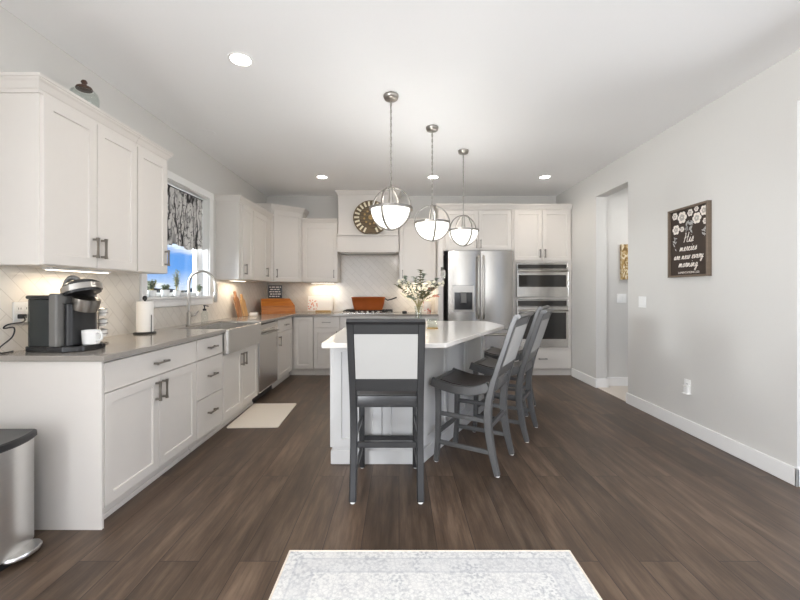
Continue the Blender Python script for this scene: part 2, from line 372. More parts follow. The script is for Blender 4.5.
def gold_art():
    m, t, p = nodes('gold_and_white_swirl_canvas'); n = noise(t, 14, 4, (1, 1, .6)); n.inputs['Distortion'].default_value = 2.5
    t.links.new(ramp(t, n.outputs['Fac'], [(.38, srgb(112, 84, 36)), (.5, srgb(172, 140, 82)), (.6, srgb(228, 216, 190))]), p.inputs['Base Color']); p.inputs['Roughness'].default_value = .6; return m
M['gold'] = gold_art()
def flower_print():
    m, t, p = nodes('pink_flower_print'); n = noise(t, 26, 3); n2 = noise(t, 9, 2)
    f = t.nodes.new('ShaderNodeMath'); f.operation = 'MULTIPLY'; t.links.new(ramp(t, n.outputs['Fac'], [(.5, (0, 0, 0)), (.58, (1, 1, 1))]), f.inputs[0]); t.links.new(ramp(t, n2.outputs['Fac'], [(.45, (0, 0, 0)), (.55, (1, 1, 1))]), f.inputs[1])
    t.links.new(mixrgb(t, f.outputs[0], srgb(240, 232, 222), srgb(206, 120, 106)), p.inputs['Base Color']); p.inputs['Roughness'].default_value = .5; return m
M['flower_print'] = flower_print()
# ------------------------------------------------------------------ the room
XL, XR, YB, YF, H = -2.15, 2.55, 6.25, -3.1, 2.79
HEAD = 2.47
def wallbox(name, boxes, m='wall'):
    mb = MB()
    for b_ in boxes: mb.box(*b_)
    return struct(mb.build(name, M[m]))
struct(MB().box(-2.3, 5.0, YF - .2, YB + .15, -.12, 0).build('floor', M['floor']))
struct(MB().box(XR + .01, 4.2, 4.30, 5.06, 0, .006).build('floor_hall', M['tilefloor']))
struct(MB().box(-2.4, 5.1, YF - .2, YB + .15, H, H + .12).build('ceiling', M['ceil']))
# left wall: patio opening behind the camera, sink window (clear opening 3.28..4.36, 1.19..2.30)
WY0, WY1, WZ0, WZ1 = 3.26, 4.34, 1.195, 2.29
PY0, PY1 = -2.98, -.3
wallbox('wall_left', [(XL - .16, XL, YF, PY0, 0, H), (XL - .16, XL, PY0, PY1, 2.4, H), (XL - .16, XL, PY1, WY0, 0, H), (XL - .16, XL, WY0, WY1, 0, WZ0),
                      (XL - .16, XL, WY0, WY1, WZ1, H), (XL - .16, XL, WY1, YB, 0, H)])
wallbox('wall_back', [(XL - .16, XR + .2, YB, YB + .14, 0, H)])
# right wall: opening to the side room (.6..2.467) and to the hall (4.287..4.98)
O0, O1, O2, O3, TH = .3, 2.467, 4.287, 4.98, .14
wallbox('wall_right', [(XR, XR + TH, YF, O0, 0, H), (XR, XR + TH, O0, O1, HEAD, H), (XR, XR + TH, O1, O2, 0, H), (XR, XR + TH, O2, O3, HEAD, H), (XR, XR + TH, O3, YB, 0, H)])
wallbox('wall_hall', [(XR + TH, 4.3, 5.07, 5.2, 0, H), (4.3, 4.42, 4.0, 5.2, 0, H)])
wallbox('wall_side_room', [(XR + TH, 5.0, 2.95, 3.07, 0, H)])
wallbox('wall_rear', [(XL - .16, -1.95, YF - .14, YF, 0, H), (2.3, XR + .14, YF - .14, YF, 0, H), (-1.95, 2.3, YF - .14, YF, 2.5, H), (-1.95, 2.3, YF - .14, YF, 0, .15), (-.75, .85, YF - .14, YF, .15, 2.5)])

def baseboard(name, path_boxes):
    mb = MB()
    for (x0, x1, y0, y1) in path_boxes:
        mb.box(x0, x1, y0, y1, 0, .118, .004, 1)
    return struct(mb.build(name, M['trim']))
baseboard('baseboard_right', [(XR - .016, XR, O1 - .016, O2 + .0, ), (XR - .016, XR + TH, O1 - .016, O1 - .0005), (XR - .016, XR, O3, 5.655), (XR - .016, XR + TH + .02, O3 - .016, O3 - .0005), (XR - .016, XR + TH, O2, O2 + .016), (XR - .016, XR, YF, O0)])
baseboard('baseboard_hall', [(XR + TH, 4.28, 5.052, 5.069)])
baseboard('baseboard_left', [(XL, XL + .016, YF, PY0), (XL, XL + .016, PY1, 2.0)])

# sink window
def casing():
    mb = MB()
    W = .07
    mb.box(XL, XL + .02, WY1, WY1 + W + .012, WZ0 - .02, WZ1 + W, .003, 1)
    mb.box(XL, XL + .02, WY0 - W, WY0, WZ0 - .02, WZ1 + W, .003, 1)
    mb.box(XL, XL + .024, WY0 - W, WY1 + W + .012, WZ1, WZ1 + W + .004, .003, 1)
    mb.box(XL, XL + .018, WY0 - W, WY1 + W, WZ0 - .09, WZ0 - .022, .003, 1)
    # white jamb liners
    mb.box(XL - .13, XL, WY1 - .008, WY1, WZ0, WZ1); mb.box(XL - .13, XL, WY0, WY0 + .008, WZ0, WZ1); mb.box(XL - .13, XL, WY0 + .008, WY1 - .008, WZ1 - .008, WZ1)
    return mb
win = casing().build('window_1', M['trim']); struct(win)
MB().box(XL - .13, XL + .035, WY0 - .06, WY1 + .06, WZ0 - .022, WZ0, .004, 1).build('window_sill', M['trim'], win, world=False)
mb = MB(); fx0, fx1 = XL - .15, XL - .105
for a in ((WY0 + .008, WY0 + .055, WZ0, WZ1), (WY1 - .055, WY1 - .008, WZ0, WZ1), (WY0 + .055, WY1 - .055, WZ0, WZ0 + .04), (WY0 + .055, WY1 - .055, WZ1 - .05, WZ1)):
    mb.box(fx0, fx1, *a, .004, 1)
mb.build('window_frame', M['trim'], win, world=False)
mb = MB(); mb.box(XL - .13, XL - .124, WY0 + .055, WY1 - .055, WZ0 + .04, WZ1 - .05)
mb.build('window_pane', M['pane'], win, world=False)
# outside the sink window
struct(MB().box(-160, -2.5, -60, 220, -.7, -.6).build('ground', M['lawn']))
def hills():
    mb = MB(); L = []
    for i in range(60):
        y = -40 + i * 5; z = 1.2 + 1.6 * (math.sin(i * .7) * .5 + math.sin(i * 1.9) * .35 + random.random() * .5)
        L.append([(-100, y, -.6), (-92, y, z * .8), (-96, y, z + .3), (-104, y, z), (-110, y, -.6)])
    return mb.loops(L, closed=False).build('hills', M['hillmat'])
struct(hills())

# backsplash tiles
mb = MB(); mb.box(XL, XL + .008, 2.0, WY0 - .083, .914, 1.40); mb.box(XL, XL + .008, WY0 - .083, WY1 + .083, .914, WZ0 - .094); mb.box(XL, XL + .008, WY1 + .084, 6.24, .914, 1.40)
struct(mb.build('backsplash_left', M['tile_l']))
mb = MB(); mb.box(XL + .008, -.945, YB - .008, YB, .914, 1.40); mb.box(-.945, 0, YB - .008, YB, .914, 1.83); mb.box(0, .575, YB - .008, YB, .914, 1.40)
struct(mb.build('backsplash_back', M['tile_b']))

# ------------------------------------------------------------------ cabinets
XC, YC = XL + .002, YB - .002      # the fitted units stand a hair off the walls
def shaker(F, a0, a1, b0, b1, t=.02, st=.057, dp=.009):
    def R(i, c_): return [(a0 + i, c_, b0 + i), (a1 - i, c_, b0 + i), (a1 - i, c_, b1 - i), (a0 + i, c_, b1 - i)]
    return MB(F).loops([R(0, 0), R(0, t - .002), R(.002, t), R(st, t), R(st + .004, t - dp)])
def slab_front(F, a0, a1, b0, b1, t=.02): return MB(F).box(a0, a1, 0, t, b0, b1, .0025, 1)
def pull(F, a, b, vertical, parent, L=.125, t=.02):
    mb = MB(F); h = L / 2
    for s_ in (-1, 1):
        if vertical: mb.box(a - .006, a + .006, t, t + .03, b + s_ * (h - .012) - .006, b + s_ * (h - .012) + .006, .001, 1)
        else: mb.box(a + s_ * (h - .012) - .006, a + s_ * (h - .012) + .006, t, t + .03, b - .006, b + .006, .001, 1)
    bar = [(-h, .0075), (-h + .02, .0055), (0, .0048), (h - .02, .0055), (h, .0075)]
    L_ = []
    for q, r in bar:
        sq = [(-r, -r), (r, -r), (r, r), (-r, r)]
        L_.append([(a + x, t + .03 + y, b + q) if vertical else (a + q, t + .03 + y, b + x) for x, y in sq])
    mb.loops(L_)
    return mb.build('handle', M['pull'], parent)
def door(F, a0, a1, b0, b1, root, hnd=None, m='white', **kw):
    d = shaker(F, a0, a1, b0, b1, **kw).build('door', M[m], root)
    if hnd: pull(F, hnd[0], hnd[1], True, d)
    return d
def drawer(F, a0, a1, b0, b1, root, hz=None, m='white', L=.125):
    d = slab_front(F, a0, a1, b0, b1).build('drawer', M[m], root)
    if hz is not None: pull(F, (a0 + a1) / 2, hz, False, d, L)
    return d
def crown(poly, flags, z, root, name='crown_molding', scale=1.0):
    prof = [(0, 0), (.006, 0), (.006, .016), (.012, .022), (.026, .05), (.036, .06), (.036, .066), (.042, .07), (.042, .085), (0, .085)]
    L = []
    for o_, h in prof:
        L.append([(x, y, z + h * scale) for x, y in offset_poly(poly, [o_ * scale * f for f in flags])])
    return MB().loops(L).build(name, M['white'], root)

XB, XU = -1.555, -1.86       # door-face planes of the base and the wall cabinets on the left
FL = frame((XB - .02, 0, 0), (0, 1, 0), (1, 0, 0)); FU = frame((XU - .02, 0, 0), (0, 1, 0), (1, 0, 0))
def ubox(x0, x1, y0, y1): return [(x0, y0), (x1, y0), (x1, y1), (x0, y1)]
def wall_unit(name, label, y0, y1, doors, group=None, flags=(0, 1, 0, 0), z0=1.387, zt=2.278, ztop=2.285):
    t = thing(name, label, 'cabinet', (XC, (y0 + y1) / 2, z0), 0, group)
    mb = MB(); mb.box(XC, XU - .02, y0, y1, z0, ztop, .0015, 1); mb.build('cabinet_body', M['white'], t)
    for (a0, a1, hx) in doors: door(FU, a0, a1, z0 + .004, zt, t, (hx, z0 + .125) if hx else None)
    crown(ubox(XC, XU - .02, y0, y1), flags, ztop, t)
    return t
wall_unit('wall_cabinet', 'white two door wall cabinet nearest the camera above the coffee maker', 2.01, 2.739, [(2.016, 2.372, 2.342), (2.377, 2.735, 2.407)], flags=(1, 1, 0, 0))
wall_unit('wall_cabinet', 'narrow single door white wall cabinet on the near side of the sink window', 2.742, 3.10, [(2.746, 3.094, 3.06)], flags=(0, 1, 1, 0))
wall_unit('wall_cabinet', 'white wall cabinet between sink window and corner cabinet, plain side facing camera', 4.52, 5.655, [(4.60, 4.91, 4.64), (4.93, 5.44, 5.39)], flags=(1, 1, 0, 0))

# diagonal corner wall cabinet
t = thing('corner_wall_cabinet', 'tall diagonal white corner wall cabinet with taller crown in the back left corner', 'cabinet', (-1.9, 6.0, 1.387))
P0, P1 = (-1.88, 5.66), (-1.50, 5.985)
poly = [(XC, 5.66), P0, P1, (-1.50, YC), (XC, YC)]
MB().prism(poly, 1.387, 2.445).build('cabinet_body', M['white'], t)
ud = (Vector(P1) - Vector(P0)).normalized(); nd = (ud.y, -ud.x, 0); dl = (Vector(P1) - Vector(P0)).length
FD = frame((*P0, 0), (ud.x, ud.y, 0), nd)
door(FD, .035, dl - .008, 1.392, 2.435, t, (.075, 1.512))
crown(poly, (1, 1, 1, 0, 0), 2.445, t)

YU, YT = 5.93, 5.66
FB = frame((0, YU + .02, 0), (1, 0, 0), (0, -1, 0)); FT = frame((0, YT + .02, 0), (1, 0, 0), (0, -1, 0))
def back_unit(label, x0, x1, hx, z0=1.387, ztop=2.285, zt=2.278, flags=(1, 0, 0, 0)):
    t = thing('wall_cabinet', label, 'cabinet', ((x0 + x1) / 2, YC, z0))
    MB().box(x0, x1, YU + .02, YC, z0, ztop, .0015, 1).build('cabinet_body', M['white'], t)
    door(FB, x0 + .006, x1 - .006, z0 + .004, zt, t, (hx, z0 + .125))
    crown(ubox(x0, x1, YU + .02, YC), flags, ztop, t)
back_unit('white single door wall cabinet between corner cabinet and range hood', -1.495, -.948, -1.0)
back_unit('white single door wall cabinet between range hood and refrigerator', .004, .572, .055)

# range hood
t = thing('range_hood', 'white boxed range hood with mantel ledge rising to the ceiling', 'range hood', (-.47, YC, 1.83))
hx0, hx1, hy = -.944, 0.0, 5.84
MB().box(hx0 + .012, hx1 - .012, hy + .05, YC, 2.112, H - .001, .002, 1).build('chimney_box', M['white'], t)
crown(ubox(hx0 + .012, hx1 - .012, hy + .05, YC), (1, 1, 0, 1), H - .087, t)
mb = MB(); mb.box(hx0 + .004, hx1 - .004, hy + .01, YC, 1.845, 2.087, .003, 1); mb.build('hood_band', M['white'], t)
mb = MB(); mb.box(hx0 - .0, hx1 + .0, hy - .02, YC, 2.087, 2.112, .004, 1); mb.build('mantel_ledge', M['white'], t)
mb = MB(); mb.box(hx0 + .06, hx1 - .06, hy + .07, YC - .06, 1.832, 1.845); mb.build('vent_insert', M['pull'], t)

# refrigerator surround and its upper cabinet
t = thing('refrigerator_cabinet', 'white cabinet above the refrigerator with tall side panel', 'cabinet', (1.1, YC, 0))
mb = MB(); mb.box(.578, .65, YT, YC, 0, 2.445, .0015, 1); mb.build('side_panel', M['white'], t)
mb = MB(); mb.box(.651, 1.656, YT + .02, YC, 1.845, 2.445, .0015, 1); mb.build('cabinet_body', M['white'], t)
door(FT, .685, 1.165, 1.853, 2.435, t, (1.135, 1.94)); door(FT, 1.171, 1.65, 1.853, 2.435, t, (1.2, 1.94))
crown(ubox(.578, 1.656, YT, YC), (1, 0, 0, 1), 2.445, t)

# oven tower
t = thing('oven_cabinet', 'tall white cabinet holding the microwave and wall oven beside the right wall', 'cabinet', (2.1, YC, 0))
x0, x1 = 1.66, 2.545
mb = MB(); mb.box(x0, 1.722, YT + .02, YC, .10, 2.445, .0015, 1); mb.box(2.489, x1, YT + .02, YC, .10, 2.445, .0015, 1)
mb.box(1.722, 2.489, YT + .02, YC, 1.668, 2.445); mb.box(1.722, 2.489, YT + .02, YC, 1.133, 1.158); mb.box(1.722, 2.489, YT + .02, YC, .10, .42); mb.box(1.722, 2.489, YC - .03, YC, .42, 1.668)
mb.box(x0, x1, YT + .06, YC, 0, .10); mb.build('cabinet_body', M['white'], t)
door(FT, 1.695, 2.103, 1.70, 2.435, t, (2.068, 1.8)); door(FT, 2.109, 2.52, 1.70, 2.435, t, (2.144, 1.8))
drawer(FT, 1.695, 2.52, .115, .385, t, .255)
crown(ubox(x0, x1, YT + .02, YC), (1, 0, 0, 0), 2.445, t)

# ------------------------------------------------------------------ base cabinets
def base_body(t, y0, y1, z1=.882, end=False):
    mb = MB(); mb.box(XC, XB - .02, y0, y1, .098, z1, .0012, 1); mb.box(XC, XB - .065, y0, y1, 0, .098)
    mb.build('cabinet_body', M['white'], t)
    b_ = MB(); b_.box(XB - .065, XB - .053, y0, y1, 0, .03, .004, 1)
    if end: b_.box(XC, XB - .05, y0 - .012, y0, 0, .03, .004, 1); 
    b_.build('shoe_molding', M['white'], t)
t = thing('base_cabinet', 'white base cabinet nearest the camera with wide drawer over two doors', 'cabinet', (XC, 2.5, 0))
base_body(t, 2.03, 2.962, end=True)
mb = MB(); mb.box(XC, XB, 2.012, 2.03, .0, .882, .0015, 1); mb.build('end_panel', M['white'], t)
drawer(FL, 2.035, 2.957, .712, .868, t, .79); door(FL, 2.035, 2.493, .104, .704, t, (2.462, .61)); door(FL, 2.499, 2.957, .104, .704, t, (2.532, .61))
t = thing('base_cabinet', 'narrow white three drawer base cabinet on the near side of the sink', 'cabinet', (XC, 3.18, 0))
base_body(t, 2.965, 3.40)
drawer(FL, 2.97, 3.395, .712, .868, t, .79); drawer(FL, 2.97, 3.395, .40, .704, t, .56); drawer(FL, 2.97, 3.395, .104, .392, t, .26)
t = thing('sink_base_cabinet', 'white two door base cabinet under the stainless farmhouse sink', 'cabinet', (XC, 3.82, 0))
mb = MB(); mb.box(XC, XB - .02, 3.403, 4.246, .098, .684, .0012, 1); mb.box(XC, XB - .065, 3.403, 4.246, 0, .098); mb.build('cabinet_body', M['white'], t)
MB().box(XB - .065, XB - .053, 3.403, 4.246, 0, .03, .004, 1).build('shoe_molding', M['white'], t)
door(FL, 3.409, 3.822, .104, .676, t, (3.79, .58)); door(FL, 3.828, 4.24, .104, .676, t, (3.86, .58))
t = thing('base_cabinet', 'white base cabinet with drawer over door on the far side of the dishwasher', 'cabinet', (XC, 5.3, 0))
base_body(t, 4.925, 5.655)
drawer(FL, 4.95, 5.60, .712, .868, t, .79); door(FL, 4.95, 5.60, .104, .704, t, (4.99, .6))
# back run
def base_back(name, label, x0, x1, fronts):
    t = thing(name, label, 'cabinet', ((x0 + x1) / 2, YC, 0))
    mb = MB(); mb.box(x0, x1, YT + .02, YC, .098, .882, .0012, 1); mb.box(x0, x1, YT + .065, YC, 0, .098); mb.build('cabinet_body', M['white'], t)
    MB().box(max(x0, -1.56), x1, YT + .053, YT + .065, 0, .03, .004, 1).build('shoe_molding', M['white'], t)
    for f in fronts:
        if f[0] == 'd': door(FT, *f[1:5], t, f[5] if len(f) > 5 else None)
        else: drawer(FT, *f[1:5], t, f[5])
    return t
base_back('corner_base_cabinet', 'white corner base cabinet with plain door beside the narrow drawer unit', XC, -1.262, [('d', -1.545, -1.268, .104, .868)])
base_back('base_cabinet', 'white base cabinet with small drawer over door left of the cooktop', -1.259, -.872, [('w', -1.253, -.878, .712, .868, .79), ('d', -1.253, -.878, .104, .704, (-.91, .6))])
base_back('base_cabinet', 'wide white base cabinet directly under the gas cooktop', -.869, -.07, [('w', -.863, -.076, .712, .868, None), ('w', -.863, -.076, .41, .704, .56), ('w', -.863, -.076, .104, .402, .26)])
base_back('base_cabinet', 'white base cabinet between cooktop and refrigerator panel', -.067, .575, [('w', -.061, .569, .712, .868, .79), ('d', -.061, .251, .104, .704, (.22, .6)), ('d', .257, .569, .104, .704, (.29, .6))])

# grey worktop with the sink cut-out
XE = -1.53
ct = [(XC, 1.995), (XE, 1.995), (XE, 3.402), (-1.985, 3.402), (-1.985, 4.247), (XE, 4.247), (XE, 5.635), (.576, 5.635), (.576, YC), (XC, YC)]
o = MB().prism(ct, .884, .914, .003).build('kitchen_countertop', M['grey_quartz']); tag(o, 'grey quartz worktop wrapping along the left and back walls', 'countertop')

# farmhouse sink
t = thing('farmhouse_sink', 'stainless steel apron front farmhouse sink under the window', 'sink', (-1.75, 3.82, .7))
sx0, sx1, sy0, sy1, sz0, sz1 = -1.98, -1.512, 3.41, 4.238, .69, .904
mb = MB(); T_ = .022
def rr(x0, x1, y0, y1, r): return round_poly([(x0, y0), (x1, y0), (x1, y1), (x0, y1)], r, 4)
o1 = rr(sx0, sx1, sy0, sy1, .02); i1 = rr(sx0 + T_, sx1 - T_ - .01, sy0 + T_, sy1 - T_, .02)
lp = lambda p, z: [(x, y, z) for x, y in p]
mb.loops([lp(o1, sz0), lp(o1, sz1 - .006), lp(offset_poly(o1, [-.004] * len(o1)), sz1), lp(i1, sz1), lp(i1, sz0 + .02)])
o = mb.build('basin', M['steel'], t); smooth_by_angle(o, 30)
MB().lathe([(.045, .0), (.045, .006), (.03, .006), (.02, .003)], (-1.76, 3.82, sz0 + .0205), 20).build('drain', M['pull'], t)

# dishwasher
t = thing('dishwasher', 'stainless steel dishwasher with bar handle between sink and corner cabinets', 'dishwasher', (XC, 4.58, 0))
mb = MB(); mb.box(XC + .02, XB - .03, 4.252, 4.918, .098, .876); mb.box(XC + .02, XB - .07, 4.252, 4.918, 0, .098); mb.build('tub', M['black'], t)
MB(FL).box(4.265, 4.912, -.009, .026, .115, .80, .006).build('door', M['steel'], t)
o = MB(FL).box(4.265, 4.912, -.009, .03, .805, .872, .008).build('control_panel', M['steel'], t)
mb = MB(); mb.tube([(XB + .04, 4.33, .765), (XB + .04, 4.845, .765)], .011); mb.tube([(XB + .005, 4.36, .765), (XB + .04, 4.36, .765)], .009); mb.tube([(XB + .005, 4.815, .765), (XB + .04, 4.815, .765)], .009)
mb.build('handle', M['nickel'], t, smooth=True)

# ------------------------------------------------------------------ refrigerator, microwave, oven
t = thing('refrigerator', 'stainless french door refrigerator with ice dispenser in the left door', 'refrigerator', (1.15, 5.9, 0))
rx0, rx1, ry = .715, 1.648, 5.56
MB().box(rx0 + .004, rx1 - .004, ry + .07, YB - .02, .03, 1.825, .004, 1).build('fridge_body', M['grey_plastic'], t)
FR = frame((0, ry + .065, 0), (1, 0, 0), (0, -1, 0)); mid = (rx0 + rx1) / 2
def bowed(a0, a1, b0, b1, cuts=9):
    L = []
    for i in range(cuts):
        u = i / (cuts - 1); a = a0 + (a1 - a0) * u; cc = .045 + .018 * (1 - (2 * u - 1) ** 2) ** .8
        L.append([(a, 0, b0), (a, cc, b0), (a, cc, b1), (a, 0, b1)])
    return MB(FR).loops(L)
for (a0, a1, nm) in ((rx0, mid - .003, 'left'), (mid + .003, rx1, 'right')):
    d = bowed(a0, a1, .70, 1.832).build('door', M['steel_h'], t); smooth_by_angle(d, 30)
    hx = mid - .037 if nm == 'left' else mid + .037
    mb = MB(FR); pts = [(hx, .06, .86), (hx, .105, .89), (hx, .112, 1.2), (hx, .112, 1.4), (hx, .105, 1.72), (hx, .06, 1.75)]
    mb.tube(curve(pts, 4), .014, 10); mb.build('handle', M['nickel'], d, smooth=True)
    if nm == 'left':
        q = MB(FR); a, b_, z0, z1 = .80, 1.06, .98, 1.23
        q.box(a - .025, b_ + .025, .055, .0665, z0 - .03, z1 + .1, .004, 1); dp = q.build('dispenser_panel', M['nickel'], d)
        MB(FR).box(a, b_, .066, .0685, z0, z1, .001, 1).build('dispenser_recess', M['black_gloss'], d)
        q = MB(FR); q.box(a + .09, b_ - .09, .068, .085, 1.08, 1.225, .006); q.build('dispenser_spout', M['grey_plastic'], d)
d = bowed(rx0, rx1, .06, .69).build('freezer_drawer', M['steel_h'], t); smooth_by_angle(d, 30)
mb = MB(FR); mb.tube(curve([(rx0 + .08, .05, .62), (rx0 + .1, .1, .62), (mid, .115, .62), (rx1 - .1, .1, .62), (rx1 - .08, .05, .62)], 5), .014, 10); mb.build('handle', M['nickel'], d, smooth=True)

def appliance(name, label, cat, z0, z1, ctrl, hz, wz0, wz1):
    t = thing(name, label, cat, (2.105, 5.95, z0))
    MB().box(1.735, 2.476, YT + .02, YB - .08, z0 + .006, z1 - .006).build('oven_body', M['grey_plastic'], t)
    a0, a1 = 1.727, 2.484
    MB(FT).box(a0, a1, -.0, .018, ctrl[0] - .004, z1, .003, 1).build('control_frame', M['steel'], t)
    MB(FT).box(a0 + .02, a1 - .02, .018, .0205, ctrl[0] + .004, ctrl[1]).build('control_panel', M['dark_glass'], t)
    d = MB(FT).box(a0, a1, 0, .03, z0, ctrl[0] - .008, .004, 1).build('door', M['steel'], t)
    MB(FT).box(a0 + .03, a1 - .03, .03, .0325, wz0, wz1).build('window', M['dark_glass'], d)
    mb = MB(FT); mb.tube([(a0 + .03, .075, hz), (a1 - .03, .075, hz)], .013, 10)
    for q in (a0 + .06, a1 - .06): mb.tube([(q, .028, hz), (q, .075, hz)], .01, 8)
    mb.build('handle', M['nickel'], d, smooth=True); return t
appliance('microwave_oven', 'built in stainless microwave in the oven cabinet above the wall oven', 'microwave', 1.163, 1.662, (1.575, 1.64), 1.54, 1.31, 1.485)
appliance('wall_oven', 'stainless wall oven with dark glass door below the microwave', 'oven', .425, 1.128, (1.025, 1.11), .965, .545, .935)

# ------------------------------------------------------------------ island
top = [(-.50, 2.46), (.30, 2.46), (1.03, 3.74), (.97, 4.31), (-.50, 4.31)]
o = MB().prism(round_poly(top, [.02, .03, .13, .16, .02], 7), .884, .916, .004).build('island_countertop', M['white_quartz']); tag(o, 'white quartz island worktop with angled seating side and rounded far corner', 'countertop')
t = thing('kitchen_island', 'pale grey panelled kitchen island base with angled side', 'kitchen island', (.1, 3.4, 0))
body = [(-.477, 2.785), (.163, 2.785), (.875, 4.03), (-.477, 4.03)]
MB().prism(body, 0, .883).build('island_body', M['island'], t)
MB().prism(offset_poly(body, [.014] * 4), 0, .105, .006).build('base_molding', M['island'], t)
FI = frame((0, 2.785, 0), (1, 0, 0), (0, -1, 0))
for (a0, a1) in ((-.477, -.124), (-.120, .158)): shaker(FI, a0, a1, .125, .875, .018, .062, .012).build('panel', M['island'], t)
p0, p1 = Vector(body[1]), Vector(body[2]); ud = (p1 - p0).normalized(); FG = frame((p0.x, p0.y, 0), (ud.x, ud.y, 0), (ud.y, -ud.x, 0)); Ld = (p1 - p0).length
for a0, a1 in ((.004, .46), (.464, .92), (.924, Ld - .004)): shaker(FG, a0, a1, .125, .875, .018, .06, .012).build('panel', M['island'], t)
FK = frame((-.477, 0, 0), (0, 1, 0), (-1, 0, 0))
for a0, a1 in ((2.775, 3.19), (3.195, 3.61), (3.615, 4.025)): door(FK, a0, a1, .125, .875, t, (a1 - .04, .72), m='island')

# ------------------------------------------------------------------ stools
def make_stool(label):
    t = thing('counter_stool', label, 'stool')
    W, th = .2, .042
    for s_ in (-1, 1):
        x = s_ * W
        pts = curve([(x, -.25, .008), (x, -.213, .16), (x, -.187, .34), (x, -.19, .48), (x, -.218, .61), (x, -.262, .75), (x, -.306, .88), (x, -.35, 1.02), (x, -.376, 1.082)], 5)
        n = len(pts); ths = [.036 + .016 * math.sin(PI * min(1, i / (n * .55))) if i < n * .55 else .036 + .006 * math.sin(i) * 0 for i in range(n)]
        l = MB().sweep(pts, th, ths).build('leg', M['char'], t, world=False); smooth_by_angle(l, 35)
        MB().lathe([(.014, 0), (.016, .004), (.012, .012)], (x, -.25, 0), 12).build('glide', M['ceramic'], l, world=False)
        x2 = s_ * (W - .012)
        pts = curve([(x2, .205, .008), (x2, .192, .16), (x2, .188, .4), (x2, .192, .555)], 5)
        l = MB().sweep(pts, .038, [.034 + .008 * i / len(pts) for i in range(len(pts))]).build('leg', M['char'], t, world=False); smooth_by_angle(l, 35)
        MB().lathe([(.014, 0), (.016, .004), (.012, .012)], (x2, .205, 0), 12).build('glide', M['ceramic'], l, world=False)
        for (z, a, b_) in ((.15, -.222, .196), (.36, -.186, .186)):
            MB().sweep([(s_ * (W - .004), a, z), (s_ * (W - .012), b_, z)], .02, .03, (1, 0, 0)).build('stretcher', M['char'], t, world=False)
    MB().box(-.18, .18, .188, .21, .195, .23, .004, 1).build('stretcher', M['char'], t, world=False)
    MB().box(-.18, .18, -.205, -.178, .305, .338, .004, 1).build('stretcher', M['char'], t, world=False)
    # seat frame with dished side rails that rise into the back
    mb = MB()
    for s_ in (-1, 1):
        pts = curve([(s_ * .2, .235, .588), (s_ * .2, .2, .578), (s_ * .2, .08, .553), (s_ * .2, -.06, .553), (s_ * .2, -.13, .572), (s_ * .2, -.19, .60)], 5)
        mb.sweep(pts, .034, .062)
    mb.box(-.19, .19, .195, .235, .545, .603, .008); mb.box(-.19, .19, -.222, -.185, .555, .624, .005)
    o = mb.build('seat_frame', M['char'], t, world=False); smooth_by_angle(o, 35)
    L = []
    for y, z in ((.225, .60), (.17, .608), (.08, .59), (-.02, .582), (-.1, .592), (-.185, .618)):
        L.append([(-.184, y, z), (-.09, y, z - .008), (0, y, z - .01), (.09, y, z - .008), (.184, y, z), (.184, y, z - .04), (0, y, z - .045), (-.184, y, z - .04)])
    o = MB().loops(L).build('seat', M['seat'], t, world=False); smooth_by_angle(o, 50)
    def lean(z): return -.234 - (z - .66) * .325
    def slat(z0, z1, half, d0, d1, name, m, bow=0):
        L = []
        for i in range(9):
            u = -1 + i / 4; x = u * half; bo = bow * (1 - u * u)
            L.append([(x, lean(z0) + d0 - bo, z0), (x, lean(z0) + d1 - bo, z0), (x, lean(z1) + d1 - bo, z1), (x, lean(z1) + d0 - bo, z1)])
        o = MB().loops(L).build(name, m, t, world=False); return smooth_by_angle(o, 40)
    slat(1.008, 1.075, .181, -.016, .016, 'crest_rail', M['char'])
    slat(.66, .738, .181, -.014, .016, 'back_rail', M['char'])
    L = [[(x, y, z) for y, z in ((-.39, 1.064), (-.41, 1.08), (-.402, 1.094), (-.385, 1.098), (-.366, 1.092), (-.362, 1.07))] for x in (-.217, -.11, 0, .11, .217)]
    o = MB().loops(L).build('top_rail', M['char'], t, world=False); smooth_by_angle(o, 40)
    bp = slat(.738, 1.008, .179, -.02, .024, 'back_panel', M['fabric'], 0); bp['label'] = 'white upholstered back panel'
    return t
G = 'counter stools around the island'
st0 = make_stool('dark grey stool with white back panel seen from behind at the near end of island'); st0['group'] = G
st0.location = (-.073, 2.52, 0)
ad = math.atan2(.497, .868)   # the angled side
sp = [((.545, 2.89), 'first stool along the angled side of the island, nearest the camera, seen from its side', 0),
      ((.94, 3.48), 'middle stool along the angled side of the island', 0),
      ((1.155, 4.14), 'farthest stool at the island, partly hidden behind the middle side stool', 0)]
fwd = math.atan2(.497, -.868) - PI / 2
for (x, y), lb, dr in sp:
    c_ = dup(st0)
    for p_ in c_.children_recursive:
        if p_.data.materials[0] == M['char']: p_.material_slots[0].link = 'OBJECT'; p_.material_slots[0].material = M['char_sheen']
    c_.location = (x, y, 0); c_.rotation_euler = (0, 0, fwd + dr); c_['label'] = lb
